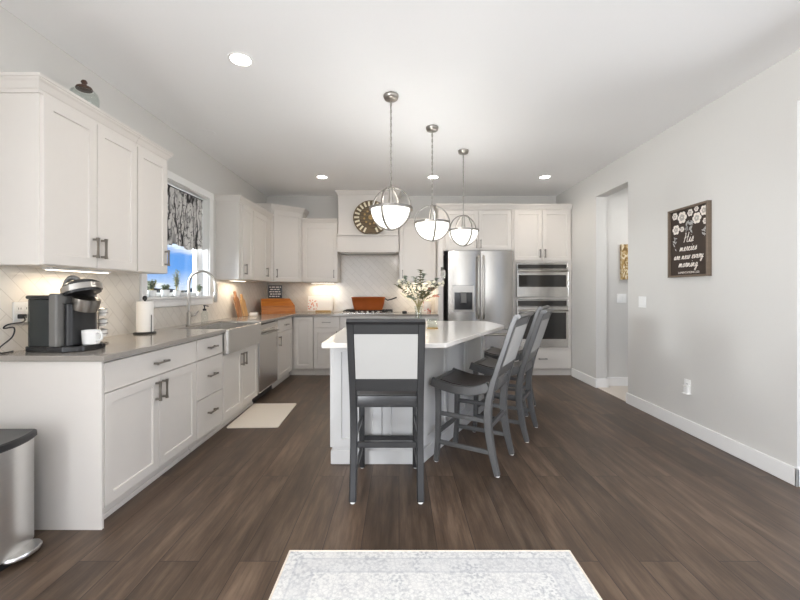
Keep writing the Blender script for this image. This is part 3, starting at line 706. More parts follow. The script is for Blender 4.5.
# ------------------------------------------------------------------ lamps
def pendant(label, x, y, rz, zc):
    t = thing('pendant_lamp', label, 'pendant lamp', (x, y, H), rz, 'globe pendants over the island')
    R = .158
    MB().lathe([(.02, -.035), (.052, -.032), (.06, -.012), (.06, -.0005)], n=28).build('canopy', M['nickel'], t, smooth=True, world=False)
    mb = MB(); z = -.034; i = 0
    while z > zc + R + .02:
        pts = []
        for k in range(10):
            a = 2 * PI * k / 10; u, v_ = .0062 * math.cos(a), .017 * math.sin(a)
            pts.append((u if i % 2 else 0, 0 if i % 2 else u, z - .015 + v_))
        mb.tube(pts, .0021, 5, True); z -= .0265; i += 1
    mb.tube([(0, .0, -.034), (0.003, 0, -.35), (0, .003, zc + R)], .0022, 5)
    mb.build('chain', M['nickel'], t, smooth=True, world=False)
    mb = MB(); mb.lathe([(.008, R + .022), (.012, R + .01), (.016, R - .01), (.014, R - .03), (.026, .02), (.026, .006)], (0, 0, zc), 20)
    mb.build('socket_cone', M['nickel'], t, smooth=True, world=False)
    ring = lambda f: [f(2 * PI * k / 56) for k in range(56)]
    mb = MB(); mb.loops([[(r * math.cos(2 * PI * k / 48), r * math.sin(2 * PI * k / 48), zc + z) for k in range(48)] for r, z in ((R + .003, -.009), (R + .014, -.009), (R + .014, .009), (R + .003, .009))], ring=True)
    o = mb.build('rim_band', M['lamp_nickel'], t, world=False); smooth_by_angle(o, 40)
    for nm, ax in (('hoop', 0), ('hoop', 1)):
        mb = MB(); L = []
        for k in range(56):
            a = 2 * PI * k / 56; L.append([])
            for r, q in ((R + .004, -.007), (R + .013, -.007), (R + .013, .007), (R + .004, .007)):
                p = (r * math.cos(a), q, zc + r * math.sin(a)); L[-1].append(p if ax == 0 else (-p[1], p[0], p[2]))
        mb.loops(L, ring=True); o = mb.build(nm, M['lamp_nickel'], t, world=False); smooth_by_angle(o, 40)
    prof = [((R - .001) * math.cos(a), (R - .001) * math.sin(a)) for a in [-PI / 2 * (1 - k / 12) for k in range(1, 13)]]
    mb = MB(); mb.lathe([(.002, -R + .001)] + prof + [(R - .006, 0), (.03, -.002)], (0, 0, zc), 36)
    mb.build('glass_bowl', M['bulb'], t, smooth=True, world=False)
    l = bpy.data.lights.new('lamp', 'POINT'); l.energy = 9.5; l.shadow_soft_size = .05; l.color = (1, .985, .95)
    o = bpy.data.objects.new('lamp', l); COL.objects.link(o); o.parent = t; o.location = (0, 0, zc + .07)
    return t
pendant('glowing globe pendant nearest the camera, in front of the round hood decoration', -.063, 3.03, -.41, -.894)
pendant('middle of the three glowing globe pendants over the island', .312, 3.62, .09, -.903)
pendant('farthest of the three globe pendants, in front of the refrigerator cabinet', .705, 4.22, .39, -.88)

def downlight(label, x, y):
    t = thing('recessed_ceiling_light', label, 'ceiling light', (x, y, H), 0, 'recessed ceiling lights')
    MB().loops([[(r * math.cos(2 * PI * k / 32), r * math.sin(2 * PI * k / 32), z) for k in range(32)] for r, z in ((.064, -.0005), (.085, -.0005), (.082, -.006), (.066, -.004))], ring=True).build('trim_ring', M['trim'], t, world=False)
    MB().lathe([(.063, -.003), (.063, -.0006)], n=32).build('lens', M['led'], t, world=False)
    l = bpy.data.lights.new('lamp', 'SPOT'); l.energy = 14; l.spot_size = 2.5; l.spot_blend = .9; l.shadow_soft_size = .07; l.color = (1, .86, .72)
    o = bpy.data.objects.new('lamp', l); COL.objects.link(o); o.parent = t; o.location = (0, 0, -.02)
downlight('recessed ceiling light nearest the camera, above the left cabinets', -1.053, 2.56)
downlight('recessed ceiling light at far left, before the corner cabinet', -1.04, 5.2)
downlight('recessed ceiling light in the middle, behind the second pendant', .46, 5.2)
downlight('recessed ceiling light at far right, before the oven cabinet', 1.97, 5.2)
for lb, x, y in (('unseen recessed ceiling light added over the dining end on the left', -1.05, .3), ('unseen recessed ceiling light added over the dining end on the right', 1.97, .3), ('unseen recessed ceiling light added over the dining end in the middle', .46, -1.6)): downlight(lb, x, y)  # out of view, added to brighten the walls from above
tag(MB().lathe([(.07, -.006), (.075, -.0005)], (-1.86, 3.73, H), 28).build('ceiling_cover_plate', M['ceil']), 'flat round white cover plate on ceiling above the sink window', 'ceiling plate')

def ucl(label, x0, x1, y0, y1, z, power):
    t = thing('under_cabinet_light', label, 'cabinet light', ((x0 + x1) / 2, (y0 + y1) / 2, z), 0, 'lights under the wall cabinets')
    MB().box(x0, x1, y0, y1, z - .014, z - .0005, .002, 1).build('housing', M['trim'], t)
    MB().box(x0 + .01, x1 - .01, y0 + .01, y1 - .01, z - .0165, z - .014).build('lens', M['strip'], t)
    l = bpy.data.lights.new('lamp', 'AREA'); l.shape = 'RECTANGLE'; l.size = x1 - x0; l.size_y = y1 - y0; l.energy = power; l.color = (1, .84, .64)
    o = bpy.data.objects.new('lamp', l); COL.objects.link(o); o.parent = t; o.location = (0, 0, -.03)
ucl('glowing light strip under the wall cabinet above the coffee maker', -2.04, -1.98, 2.2, 2.65, 1.387, 1.5)
ucl('glowing light strip under the wall cabinet beyond the sink window', -2.04, -1.98, 4.62, 5.0, 1.387, 1.5)
ucl('glowing light strip under the wall cabinet left of the range hood', -1.4, -1.03, 6.1, 6.16, 1.387, 1.7)
ucl('glowing light strip under the wall cabinet right of the range hood', .1, .48, 6.1, 6.16, 1.387, 1.7)

# ------------------------------------------------------------------ rugs, trash can
o = MB().box(-.665, .665, -.97, .97, 0, .008, .003, 1).build('area_rug', M['rug']); o.location = (.147, .868, .0005)
tag(o, 'pale grey and white distressed area rug on the floor at the bottom', 'rug')
mb = MB(); pts = [(-.668, -.973, .005), (.668, -.973, .005), (.668, .973, .005), (-.668, .973, .005)]
for a, b_ in zip(pts, pts[1:] + pts[:1]): mb.tube([a, b_], .005, 6)
mb.build('binding', M['mat'], o, world=False)
o = MB().prism(round_poly([(-.235, -.37), (.235, -.37), (.235, .37), (-.235, .37)], .02, 3), 0, .012, .004).build('sink_mat', M['mat']); o.location = (-1.35, 3.875, .0005); o.rotation_euler.z = math.radians(2)
tag(o, 'beige kitchen mat on the floor in front of the sink', 'mat')

t = thing('trash_can', 'stainless steel pedal bin with black lid and bowed front at left edge', 'trash can', (-1.94, 1.755, 0))
lz = lambda p, z: [(x, y, z) for x, y in p]
def bowed_box(g=0):
    p = [(-.14 - g, -.15 - g)]
    for k in range(17):
        u = -1 + k / 8; p.append((.135 + g + .04 * (1 - u * u), u * (.15 + g)))
    return p + [(-.14 - g, .15 + g)]
o = MB().loops([lz(bowed_box(), .035), lz(bowed_box(), .53)]).build('bin_body', M['can_steel'], t, world=False); smooth_by_angle(o, 35)
o = MB().loops([lz(bowed_box(-.006), .0), lz(bowed_box(-.003), .034)]).build('base_ring', M['black'], t, world=False); smooth_by_angle(o, 35)
o = MB().loops([lz(bowed_box(.004), .531), lz(bowed_box(.008), .537), lz(bowed_box(.007), .562), lz(bowed_box(.001), .568), lz(bowed_box(-.012), .566)]).build('lid', M['black'], t, world=False); smooth_by_angle(o, 35)
mb = MB(); L = []
for z, k_ in ((.022, .95), (.03, 1), (.04, .93)):
    L.append([(.17 + .062 * k_ * math.cos(a), .05 + .085 * k_ * math.sin(a), z) for a in [2 * PI * i / 24 for i in range(24)]])
o = mb.loops(L).build('pedal', M['can_steel'], t, world=False); smooth_by_angle(o, 50)

# ------------------------------------------------------------------ coffee maker and friends
CT = .9145
t = thing('coffee_maker', 'black single serve coffee maker with tilted brew head on the near worktop', 'coffee maker', (-1.895, 2.22, CT), math.radians(-6))
XS = Matrix.Diagonal((.8, 1, 1.02, 1))
rrect = lambda x0, x1, y0, y1, r: round_poly([(x0, y0), (x1, y0), (x1, y1), (x0, y1)], r, 5)
def P_(mb, name, m, ang=35): [setattr(q, 'co', XS @ q.co) for q in mb.bm.verts]; o = mb.build(name, M[m], t, world=False); return smooth_by_angle(o, ang)
P_(MB().prism(rrect(-.185, .02, -.12, .12, .035), .03, .285, .004), 'water_tank', 'tank')
P_(MB().prism(rrect(-.193, .03, -.127, .127, .035), .285, .305, .006), 'tank_lid', 'black')
P_(MB().prism(rrect(.0, .062, -.128, .128, .012), .028, .315, .006), 'front_column', 'grey_plastic')
P_(MB().prism(rrect(.055, .11, -.09, .09, .03), .03, .26, .004), 'brew_column', 'black')
b = round_poly([(-.195, -.125), (.1, -.125), (.195, -.08), (.195, .08), (.1, .125), (-.195, .125)], [.03, .02, .06, .06, .02, .03], 5)
P_(MB().prism(b, 0, .03, .004), 'drip_base', 'black_gloss')
hp = Matrix.Translation((.095, 0, .335)) @ Matrix.Rotation(math.radians(-16), 4, 'Y')
P_(MB(hp).lathe([(.06, -.025), (.095, -.024), (.1, .0), (.096, .03), (.07, .046), (.02, .05)], n=32), 'brew_head', 'black')
P_(MB(hp).loops([[(r * math.cos(2 * PI * k / 32), r * math.sin(2 * PI * k / 32), z) for k in range(32)] for r, z in ((.097, -.012), (.105, -.012), (.105, .02), (.097, .02))], ring=True), 'head_ring', 'nickel')
hp2 = Matrix.Translation((.125, 0, .262)) @ Matrix.Rotation(math.radians(14), 4, 'Y')
P_(MB(hp2).lathe([(.05, -.04), (.066, -.04), (.072, -.01), (.074, .028), (.05, .03)], n=28), 'pod_holder', 'pull')
mb = MB(); mb.tube(curve([(-.005, -.03, .305), (.0, -.03, .36), (.022, -.025, .397), (.055, -.015, .402), (.085, -.005, .38), (.095, 0, .345)], 5), .014, 10); P_(mb, 'handle', 'grey_plastic', 60)
# mug on its drip base
def mug(name, label, loc, r, h, m='ceramic'):
    t_ = thing(name, label, 'mug', loc)
    o = MB().lathe([(r * .8, 0), (r * .9, .004), (r, h), (r - .005, h), (r * .78, .008)], n=24).build('mug_body', M[m], t_, world=False); smooth_by_angle(o, 40)
    return t_
t_ = mug('mug', 'white mug standing on the coffee maker drip tray', (-1.762, 2.205, CT + .032), .046, .08)
MB().tube(curve([(.04, -.01, .07), (.07, -.018, .065), (.072, -.018, .03), (.038, -.01, .02)], 4), .006, 8).build('mug_handle', M['ceramic'], t_, smooth=True, world=False)
# pods in a small rack beside it
t_ = thing('coffee_pod_rack', 'small dark wire coffee pod stand right behind the coffee maker', 'pod rack', (-1.905, 2.44, CT))
mb = MB(); mb.tube([(.05 * math.cos(2 * PI * k / 20), .05 * math.sin(2 * PI * k / 20), .004) for k in range(20)], .004, 6, True); mb.tube([(0, 0, .004), (0, 0, .235)], .004, 6); mb.tube([(-.05, 0, .004), (.05, 0, .004)], .003, 6)
for z in (.05, .115, .18): mb.tube([(.034 + .028 * math.cos(2 * PI * k / 16), -.01 + .028 * math.sin(2 * PI * k / 16), z + .018) for k in range(16)], .0025, 5, True); mb.tube([(0, 0, z + .018), (.006, -.002, z + .018)], .003, 5)
mb.build('rack', M['pull'], t_, smooth=True, world=False)
for z, q in ((.05, 'lowest'), (.115, 'middle'), (.18, 'topmost')):
    p = thing('coffee_pod', f'{q} foil topped coffee pod in the small wire stand', 'coffee pod', (-1.905 + .034, 2.44 - .01, CT + z), 0, 'coffee pods in the stand')
    MB().lathe([(.017, 0), (.0185, .004), (.024, .04)], n=16).build('pod_cup', M['paper'], p, world=False)
    MB().lathe([(.0285, .04), (.0285, .043), (.005, .05)], n=16).build('foil_lid', M['nickel'], p, world=False)
# outlet with plug and cord
def outlet(name, label, F, a, b, w_=.072, h=.118, kind='outlet', slots=True, cat='outlet'):
    o_ = F @ Vector((a, 0, b)); t_ = thing(name, label, cat, o_)
    MB(F).box(a - w_ / 2, a + w_ / 2, .0005, .006, b - h / 2, b + h / 2, .002, 1).build('plate', M['outlet'], t_)
    n_ = max(1, round(w_ / .072))
    for i in range(n_):
        c_ = a + (i - (n_ - 1) / 2) * .046
        if kind == 'outlet':
            for s_ in (-1, 1):
                f = MB(F).box(c_ - .016, c_ + .016, .006, .008, b + s_ * .021 - .014, b + s_ * .021 + .014, .001, 1).build('socket', M['outlet'], t_)
                q = MB(F); q.box(c_ - .008, c_ - .005, .008, .0085, b + s_ * .021 - .006, b + s_ * .021 + .006); q.box(c_ + .005, c_ + .008, .008, .0085, b + s_ * .021 - .006, b + s_ * .021 + .006); q.build('slots', M['slot'], f)
        else:
            MB(F).box(c_ - .016, c_ + .016, .006, .0095, b - .032, b + .032, .002, 1).build('rocker', M['outlet'], t_)
    return t_
FW = frame((XL + .008, 0, 0), (0, 1, 0), (1, 0, 0)); FRW = frame((XR, 0, 0), (0, -1, 0), (-1, 0, 0)); FH = frame((0, 5.07, 0), (1, 0, 0), (0, -1, 0))
outlet('wall_outlet', 'white double outlet on the tiles behind the coffee maker', FW, 2.19, 1.13, .116)
t_ = thing('power_cord', 'black power cord plugged into the outlet behind the coffee maker', 'cord', (-2.1, 2.17, CT))
MB().box(XL + .017, XL + .045, 2.15, 2.18, 1.095, 1.12, .004).build('plug', M['black'], t_)
mb = MB(); mb.tube(curve([(-2.105, 2.165, 1.105), (-2.085, 2.14, 1.08), (-2.1, 2.07, 1.07), (-2.115, 2.06, 1.05), (-2.1, 2.1, 1.05), (-2.1, 2.09, 1.0), (-2.12, 2.045, .95), (-2.115, 2.04, .922), (-2.11, 2.07, .919), (-2.125, 2.12, .919)], 5), .004, 6); mb.build('cable', M['black'], t_, smooth=True)

# jar on top of the near wall cabinet
t_ = thing('lidded_jar', 'glass jar with dark brown knob lid on top of the near wall cabinets', 'jar', (-1.995, 2.44, 2.372))
MB().lathe([(.06, 0), (.075, .01), (.078, .11), (.07, .135), (.052, .15), (.049, .15), (.066, .132), (.074, .11), (.071, .014)], n=28).build('jar_body', M['jar_glass'], t_, smooth=True, world=False)
MB().lathe([(.042, .151), (.046, .158), (.04, .17), (.016, .18), (.012, .19), (.018, .2), (.012, .212), (.003, .215)], n=24).build('lid', M['brownlid'], t_, smooth=True, world=False)

# paper towel holder
t_ = thing('paper_towel_holder', 'white paper towel roll on a dark upright holder by the window', 'paper towel holder', (-2.0, 3.03, CT))
o = MB().lathe([(.075, 0), (.078, .004), (.075, .012), (.012, .014)], n=28).build('base', M['iron'], t_, smooth=True, world=False)
mb = MB(); mb.lathe([(.007, .012), (.007, .262), (.013, .265), (.017, .28), (.012, .294), (.003, .298)], n=14); mb.build('post', M['iron'], t_, smooth=True, world=False)
mb = MB(); mb.tube([(.066, -.025, .01), (.068, -.025, .15)], .0035, 6); mb.build('side_arm', M['iron'], t_, smooth=True, world=False)
MB().lathe([(.02, .016), (.058, .016), (.058, .255), (.02, .255)], n=32).build('paper_roll', M['paper'], t_, smooth=False, world=False)
[smooth_by_angle(c_, 40) for c_ in t_.children if c_.name.startswith('paper_roll')]

# faucet and soap
t_ = thing('faucet', 'tall brushed nickel gooseneck faucet behind the sink', 'faucet', (-2.03, 3.72, CT))
MB().lathe([(.028, 0), (.028, .006), (.02, .01), (.02, .13), (.014, .135)], n=20).build('base', M['nickel'], t_, smooth=True, world=False)
pts = [(0, 0, .13), (0, 0, .3), (0, 0, .40), (.02, 0, .47), (.07, .004, .515), (.14, .006, .525), (.21, .008, .49), (.245, .009, .43), (.25, .009, .36), (.252, .009, .32)]
MB().tube(curve(pts, 6), .0115, 12).build('spout', M['nickel'], t_, smooth=True, world=False)
MB().lathe([(.012, .0), (.018, .01), (.018, .085), (.014, .1)], (.252, .009, .225), 16).build('spray_head', M['nickel'], t_, smooth=True, world=False)
MB().tube([(.018, .0, .09), (.05, .02, .1), (.075, .035, .14)], .007, 8).build('lever', M['nickel'], t_, smooth=True, world=False)
t_ = thing('soap_dispenser', 'clear soap bottle with black pump beside the faucet', 'soap dispenser', (-2.03, 4.02, CT))
MB().lathe([(.03, 0), (.034, .005), (.034, .1), (.02, .125), (.013, .13)], n=20).build('bottle', M['jar_glass'], t_, smooth=True, world=False)
mb = MB(); mb.lathe([(.018, .131), (.018, .15), (.006, .152), (.006, .175), (.012, .177), (.012, .19)], n=14); mb.tube([(0, 0, .183), (.045, -.01, .178)], .006, 8); mb.build('pump', M['black'], t_, smooth=True, world=False)

# plants on the sill
def leaf(mb, p, d, L_, wd, droop=.25):
    p = Vector(p); d = Vector(d).normalized(); sd = d.cross(Vector((0, 0, 1)))
    if sd.length < .1: sd = Vector((1, 0, 0))
    sd.normalize(); q = p + d * L_ * .5; r = p + d * L_ - Vector((0, 0, droop * L_)); up = sd.cross(d) * wd * .25
    a, b_, c_, e_, f_ = mb.v(p), mb.v(q + sd * wd / 2 + up), mb.v(r), mb.v(q - sd * wd / 2 + up), mb.v(q)
    mb.bm.faces.new((a, b_, f_)); mb.bm.faces.new((b_, c_, f_)); mb.bm.faces.new((c_, e_, f_)); mb.bm.faces.new((e_, a, f_))
def rnd(a=1.0): return random.uniform(-a, a)
def pot_plant(label, y, x, r, h, kind, ph):
    t_ = thing('potted_plant', label, 'plant', (x, y, WZ0 + .0005))
    o = MB().lathe([(r * .78, 0), (r * .82, .004), (r, h), (r * .9, h), (r * .85, h - .012)], n=20).build('pot', M['ceramic'], t_, world=False); smooth_by_angle(o, 40)
    st = MB(); lf = MB()
    for i in range(26 if kind == 'bush' else 14):
        an = random.uniform(0, 2 * PI); sp_ = (.9 if kind == 'bush' else .28) * random.random()
        d = Vector((math.cos(an) * sp_, math.sin(an) * sp_ * 1.2, 1)).normalized(); L_ = ph * random.uniform(.6, 1); base = Vector((rnd(.3) * r, rnd(.3) * r, h - .012)); tip = base + d * L_
        if tip.x < -.03: tip.x = -.03
        if tip.x > .05 and kind == 'bush': tip.x = .05
        st.tube([base, tip], .0016, 4)
        for k in range(7 if kind == 'bush' else 11):
            u = random.uniform(.3, 1); a2 = random.uniform(0, 2 * PI)
            leaf(lf, base.lerp(tip, u), (math.cos(a2) * .5, math.sin(a2), .5 + rnd(.4)), random.uniform(.022, .042), .014)
    st.build('stems', M['stem'], t_, world=False); lf.build('foliage', M['leaf'], t_, world=False); return t_
pot_plant('bushy grey green plant in a white pot at the near end of the sill', 3.40, -2.185, .04, .06, 'bush', .12)
pot_plant('white pot with low leaves, second from the near end of the sill', 3.60, -2.185, .038, .065, 'bush', .06)
pot_plant('tall slender plant in a white pot in the middle of the sill', 3.80, -2.19, .036, .06, 'tall', .22)
pot_plant('small plant in a white pot at the far end of the sill behind the faucet', 4.22, -2.19, .03, .045, 'tall', .09)
# valance
def valance():
    mb = MB(); L = []; n = 60; y0, y1 = WY0 + .012, WY1 - .012
    for i in range(n + 1):
        u = i / n; y = y0 + (y1 - y0) * u; f = .012 * math.sin(u * 34) + .005 * math.sin(u * 61 + 1)
        zb = 1.70 + .012 * math.sin(u * 15) + .007 * math.sin(u * 41)
        L.append([(XL - .06 + f * k, y, WZ1 - .03 + (zb - WZ1 + .03) * k) for k in (0, .25, .5, .75, 1)] + [(XL - .063 + f * k, y, WZ1 - .03 + (zb - WZ1 + .03) * k) for k in (1, .75, .5, .25, 0)])
    t_ = thing('window_valance', 'grey and black branch print valance hanging in the sink window', 'curtain', (XL - .06, 3.8, WZ1 - .04))
    o = mb.loops(L).build('fabric', M['valance'], t_); smooth_by_angle(o, 60)
    MB().tube([(XL - .061, WY0 + .009, WZ1 - .024), (XL - .061, WY1 - .009, WZ1 - .024)], .007, 8).build('curtain_rod', M['iron'], t_, smooth=True)
valance()

# ------------------------------------------------------------------ worktop items in the back left corner
def cutting_board(name, label, m, loc, w_, h, rz, tilt):
    prof = round_poly([(-w_ / 2, 0), (w_ / 2, 0), (w_ / 2, h * .72), (.025, h * .8), (.025, h), (-.025, h), (-.025, h * .8), (-w_ / 2, h * .72)], [.015, .015, .05, .02, .02, .02, .02, .05], 4)
    o = MB(Matrix.Rotation(PI / 2, 4, 'X')).prism(prof, -.009, .009, .003).build(name, M[m]); o.location = loc; o.rotation_euler = (tilt, 0, rz)
    return tag(o, label, 'cutting board')
cutting_board('cutting_board', 'dark walnut paddle cutting board leaning on the tiles beyond the sink', 'board2', (-2.035, 4.93, CT + .001), .13, .34, PI / 2, math.radians(-12))
cutting_board('cutting_board', 'light maple paddle cutting board leaning beside the darker board', 'board', (-2.03, 5.1, CT + .001), .14, .30, PI / 2, math.radians(-12))
o = MB().prism(rrect(-.05, .05, -.035, .035, .015), 0, .045, .006).build('soap_dish', M['ceramic']); o.location = (-1.96, 5.2, CT)
tag(o, 'small white dish beside the maple cutting board', 'dish')
# bread box
t_ = thing('bread_box', 'honey orange wooden bread box with sloped front in the corner', 'bread box', (-1.83, 5.82, CT), math.radians(22))
prof = [(-.15, 0), (.15, 0), (.15, .12), (.03, .22), (-.15, .22)]
W_ = .24
mb = MB()
def sect(x, sc=0): return [(x, -y, z) for y, z in [(p[0], p[1]) for p in prof]]
mb.loops([sect(-W_), sect(W_)]); [setattr(q.co, 'x', W_ - .07 * max(0, (q.co.z - .1) / .12)) for q in mb.bm.verts if q.co.x > 0]; o = mb.build('box', M['bread'], t_, world=False)
mb = MB(); mb.loops([[(-W_ + .014, -.152, .105), (W_ - .03, -.152, .105), (W_ - .03, -.152, .118), (-W_ + .014, -.152, .118)], [(-W_ + .014, -.166, .108), (W_ - .03, -.166, .108), (W_ - .03, -.166, .115), (-W_ + .014, -.166, .115)]]); mb.build('lid_lip', M['bread'], t_, world=False)
mb = MB(); mb.loops([[(-W_ + .02, -.1505, .02), (W_ - .02, -.1505, .02), (W_ - .02, -.1505, .1), (-W_ + .02, -.1505, .1)], [(-W_ + .024, -.155, .024), (W_ - .024, -.155, .024), (W_ - .024, -.155, .096), (-W_ + .024, -.155, .096)]]); mb.build('front_panel', M['bread'], t_, world=False)
# letter board
t_ = thing('letter_board_sign', 'small black sign with rows of white lettering behind the bread box', 'sign', (-1.94, 6.03, 1.1365), math.radians(16))
MB().box(-.105, .105, 0, .02, 0, .205, .003, 1).build('board', M['black'], t_, world=False)
mb = MB()
for r_ in range(5):
    x = -.085 + .01 * (r_ % 2)
    while x < .07:
        l_ = random.choice((.022, .034, .05)); l_ = min(l_, .088 - x); mb.box(x, x + l_, -.003, 0, .022 + r_ * .036, .022 + r_ * .036 + .016); x += l_ + .011
mb.build('lettering', M['lettering'], t_, world=False)
# what the sign stands on: a shallow crate behind the bread box
o = MB().box(-.14, .14, -.03, .045, 0, .2215, .004, 1).build('recipe_box', M['board2']); o.location = (-1.945, 6.045, CT); o.rotation_euler.z = math.radians(16)
tag(o, 'wooden box behind the bread box carrying the black letter sign', 'box')
# printed tile on a wooden easel
t_ = thing('display_plaque', 'white plaque printed with pink flowers leaning on the back tiles', 'plaque', (-1.255, 6.13, CT + .02), 0)
o = MB().box(-.20, .20, -.006, .006, 0, .235, .002, 1).build('board', M['paper'], t_, world=False); o.rotation_euler.x = math.radians(-9)
mb = MB(); 
for i in range(26):
    x, z = -.12 + rnd(.075), .1 + rnd(.08); r_ = random.uniform(.007, .014)
    mb.loops([[(x + r_ * math.cos(a), y_, z + r_ * math.sin(a)) for a in [2 * PI * k / 7 for k in range(7)]] for y_ in (-.006, -.0075)])
q = mb.build('flower_motif', M['pink'], o, world=False)
mb = MB(); mb.box(-.12, .12, -.04, .03, 0, .012, .002, 1); mb.box(-.12, .12, -.04, -.03, .012, .03, .002, 1); o = mb.build('plaque_stand', M['tray']); o.location = (-1.2, 6.12, CT)
tag(o, 'low tan wooden stand under the white flower plaque', 'stand')

# cooktop with pan
t_ = thing('gas_cooktop', 'stainless gas cooktop with black grates on the back worktop', 'cooktop', (-.47, 5.95, CT))
MB().box(-.39, .39, -.25, .25, 0, .012, .004).build('cooktop_plate', M['steel'], t_, world=False)
for gx in (-.25, 0, .25):
    mb = MB(); x0, x1 = gx - .118, gx + .118
    for y in (-.15, .22): mb.box(x0, x1, y - .006, y + .006, .03, .042, .002, 1)
    for x in (x0 + .006, gx, x1 - .006): mb.box(x - .006, x + .006, -.15, .22, .03, .042, .002, 1)
    for y in (-.06, .035, .13): mb.box(x0, x1, y - .005, y + .005, .03, .04, .002, 1)
    for x in (x0 + .006, x1 - .006):
        for y in (-.144, .214): mb.box(x - .007, x + .007, y - .007, y + .007, .0125, .03)
    mb.build('grate', M['iron'], t_, world=False)
for gx in (-.25, 0, .25): MB().lathe([(.045, .0125), (.045, .02), (.03, .026), (.01, .028)], (gx, .04, 0), 16).build('burner', M['iron'], t_, world=False)
for i in range(5):
    k_ = MB().lathe([(.02, .0125), (.02, .032), (.017, .036)], (-.16 + i * .08, -.205, 0), 14).build('knob', M['nickel'], t_, world=False); smooth_by_angle(k_, 40)
t_ = thing('roasting_pan', 'orange brown deep pan with dark side handle on the gas cooktop', 'pan', (-.475, 5.98, CT + .0425), math.radians(4))
o1 = lambda x, y, z, r: [(a, b_, z) for a, b_ in rrect(-x, x, -y, y, r)]
o = MB().loops([o1(.205, .12, 0, .04), o1(.215, .13, .01, .045), o1(.24, .15, .1, .05), o1(.255, .165, .185, .05), o1(.262, .172, .195, .05), o1(.258, .168, .2, .05), o1(.248, .158, .192, .05), o1(.23, .14, .1, .05), o1(.2, .115, .012, .04)]).build('pan_body', M['copper'], t_, world=False); smooth_by_angle(o, 30)
mb = MB(); mb.sweep([(.255, 0, .175), (.3, 0, .15), (.36, 0, .165), (.43, 0, .19), (.44, 0, .195)], .03, [.02, .018, .018, .022, .018], (0, 1, 0)); o = mb.build('pan_handle', M['iron'], t_, world=False)
# round wooden wall piece on the mantel
t_ = thing('round_wood_decor', 'round weathered wood and metal disc leaning on the hood mantel', 'decoration', (-.425, 5.838, 2.1125))
R_ = .27
F_ = Matrix.Translation((0, 0, R_ * .93)) @ Matrix.Rotation(math.radians(83), 4, 'X')
zmin = -R_ * .93 / math.sin(math.radians(83))
def clipc(r, z, n=60): return [(r * math.cos(2 * PI * k / n), max(r * math.sin(2 * PI * k / n), zmin), z) for k in range(n)]
MB(F_).loops([clipc(R_, -.012), clipc(R_, .008), clipc(R_ - .012, .012), clipc(R_ * .62, .012), clipc(R_ * .58, .018)]).build('disc', M['rustic'], t_, world=False)
mb = MB(F_)
for k in range(22):
    a = 2 * PI * k / 22
    if math.sin(a) * R_ * .8 < zmin + .04: continue
    Mx = mb.M; mb.M = F_ @ Matrix.Rotation(a, 4, 'Z'); mb.box(R_ * .66, R_ * .93, -.014, .014, .011, .015, .002, 1); mb.M = Mx
mb.build('rim_slots', M['cream'], t_, world=False)
mb = MB(F_)
for k in range(10):
    a = 2 * PI * k / 10 + .2; mb.lathe([(.016, .017), (.016, .022), (.008, .024)], (R_ * .38 * math.cos(a), R_ * .38 * math.sin(a), 0), 10)
mb.lathe([(.04, .018), (.036, .026)], n=16); mb.build('studs', M['tray'], t_, world=False)

# floral tin right of cooktop
t_ = thing('storage_canister', 'cream canister printed with pink flowers on the back worktop', 'canister', (.44, 6.05, CT))
o = MB().lathe([(.06, 0), (.063, .005), (.063, .17), (.06, .175)], n=28).build('canister_body', M['flower_print'], t_, world=False); smooth_by_angle(o, 40)
o = MB().lathe([(.064, .1755), (.064, .19), (.05, .196), (.01, .2)], n=28).build('lid', M['cream'], t_, world=False); smooth_by_angle(o, 40)
o = MB().lathe([(.03, 0), (.036, .004), (.036, .03), (.02, .036)], n=16).build('spoon_rest', M['iron']); o.location = (.085, 5.82, CT); smooth_by_angle(o, 40)
tag(o, 'small dark round pot on the worktop just right of the cooktop', 'pot')

# ------------------------------------------------------------------ vase of dried flowers and candle on the island
IT = .9165
t_ = thing('glass_vase', 'clear glass vase holding dried flowers on the island', 'vase', (.175, 3.45, IT))
MB().lathe([(.036, 0), (.04, .006), (.036, .08), (.03, .14), (.04, .2), (.036, .2), (.027, .14), (.032, .08), (.035, .012)], n=28).build('vase_body', M['jar_glass'], t_, smooth=True, world=False)
t_ = thing('dried_flower_bouquet', 'loose bouquet of cream and pink dried flowers in the glass vase', 'bouquet', (.175, 3.45, IT + .015))
st = MB(); lf = MB(); ld = MB(); bl = MB(); pk = MB()
def spray(tip, kind):
    tip = Vector(tip); b0 = Vector((-tip.x * .06, -tip.y * .06, .005)); mid_ = Vector((tip.x * .1, tip.y * .1, .19)); pts = curve([b0, mid_, mid_.lerp(tip, .55) + Vector((0, 0, .02)), tip], 5)
    st.tube(pts, .0018, 4)
    top_ = pts[len(pts) // 2:]
    for p in top_:
        for _ in range(5 if kind in 'ld' else 1):
            a = random.uniform(0, 2 * PI); leaf(ld if kind == 'd' else lf, p, (math.cos(a), math.sin(a), .7), random.uniform(.035, .06), .019)
    if kind in 'cp':
        for _ in range(5):
            q = tip + Vector((rnd(.025), rnd(.025), rnd(.025))); (bl if kind == 'c' else pk).sphere(q, random.uniform(.008, .018), (1, 1, .8), 7, 5)
    if kind == 'w':
        for i in range(14):
            q = mid_.lerp(tip, .45 + .55 * i / 13); bl.sphere(q + Vector((rnd(.006), rnd(.006), 0)), .009, (1, 1, 1.3), 6, 4)
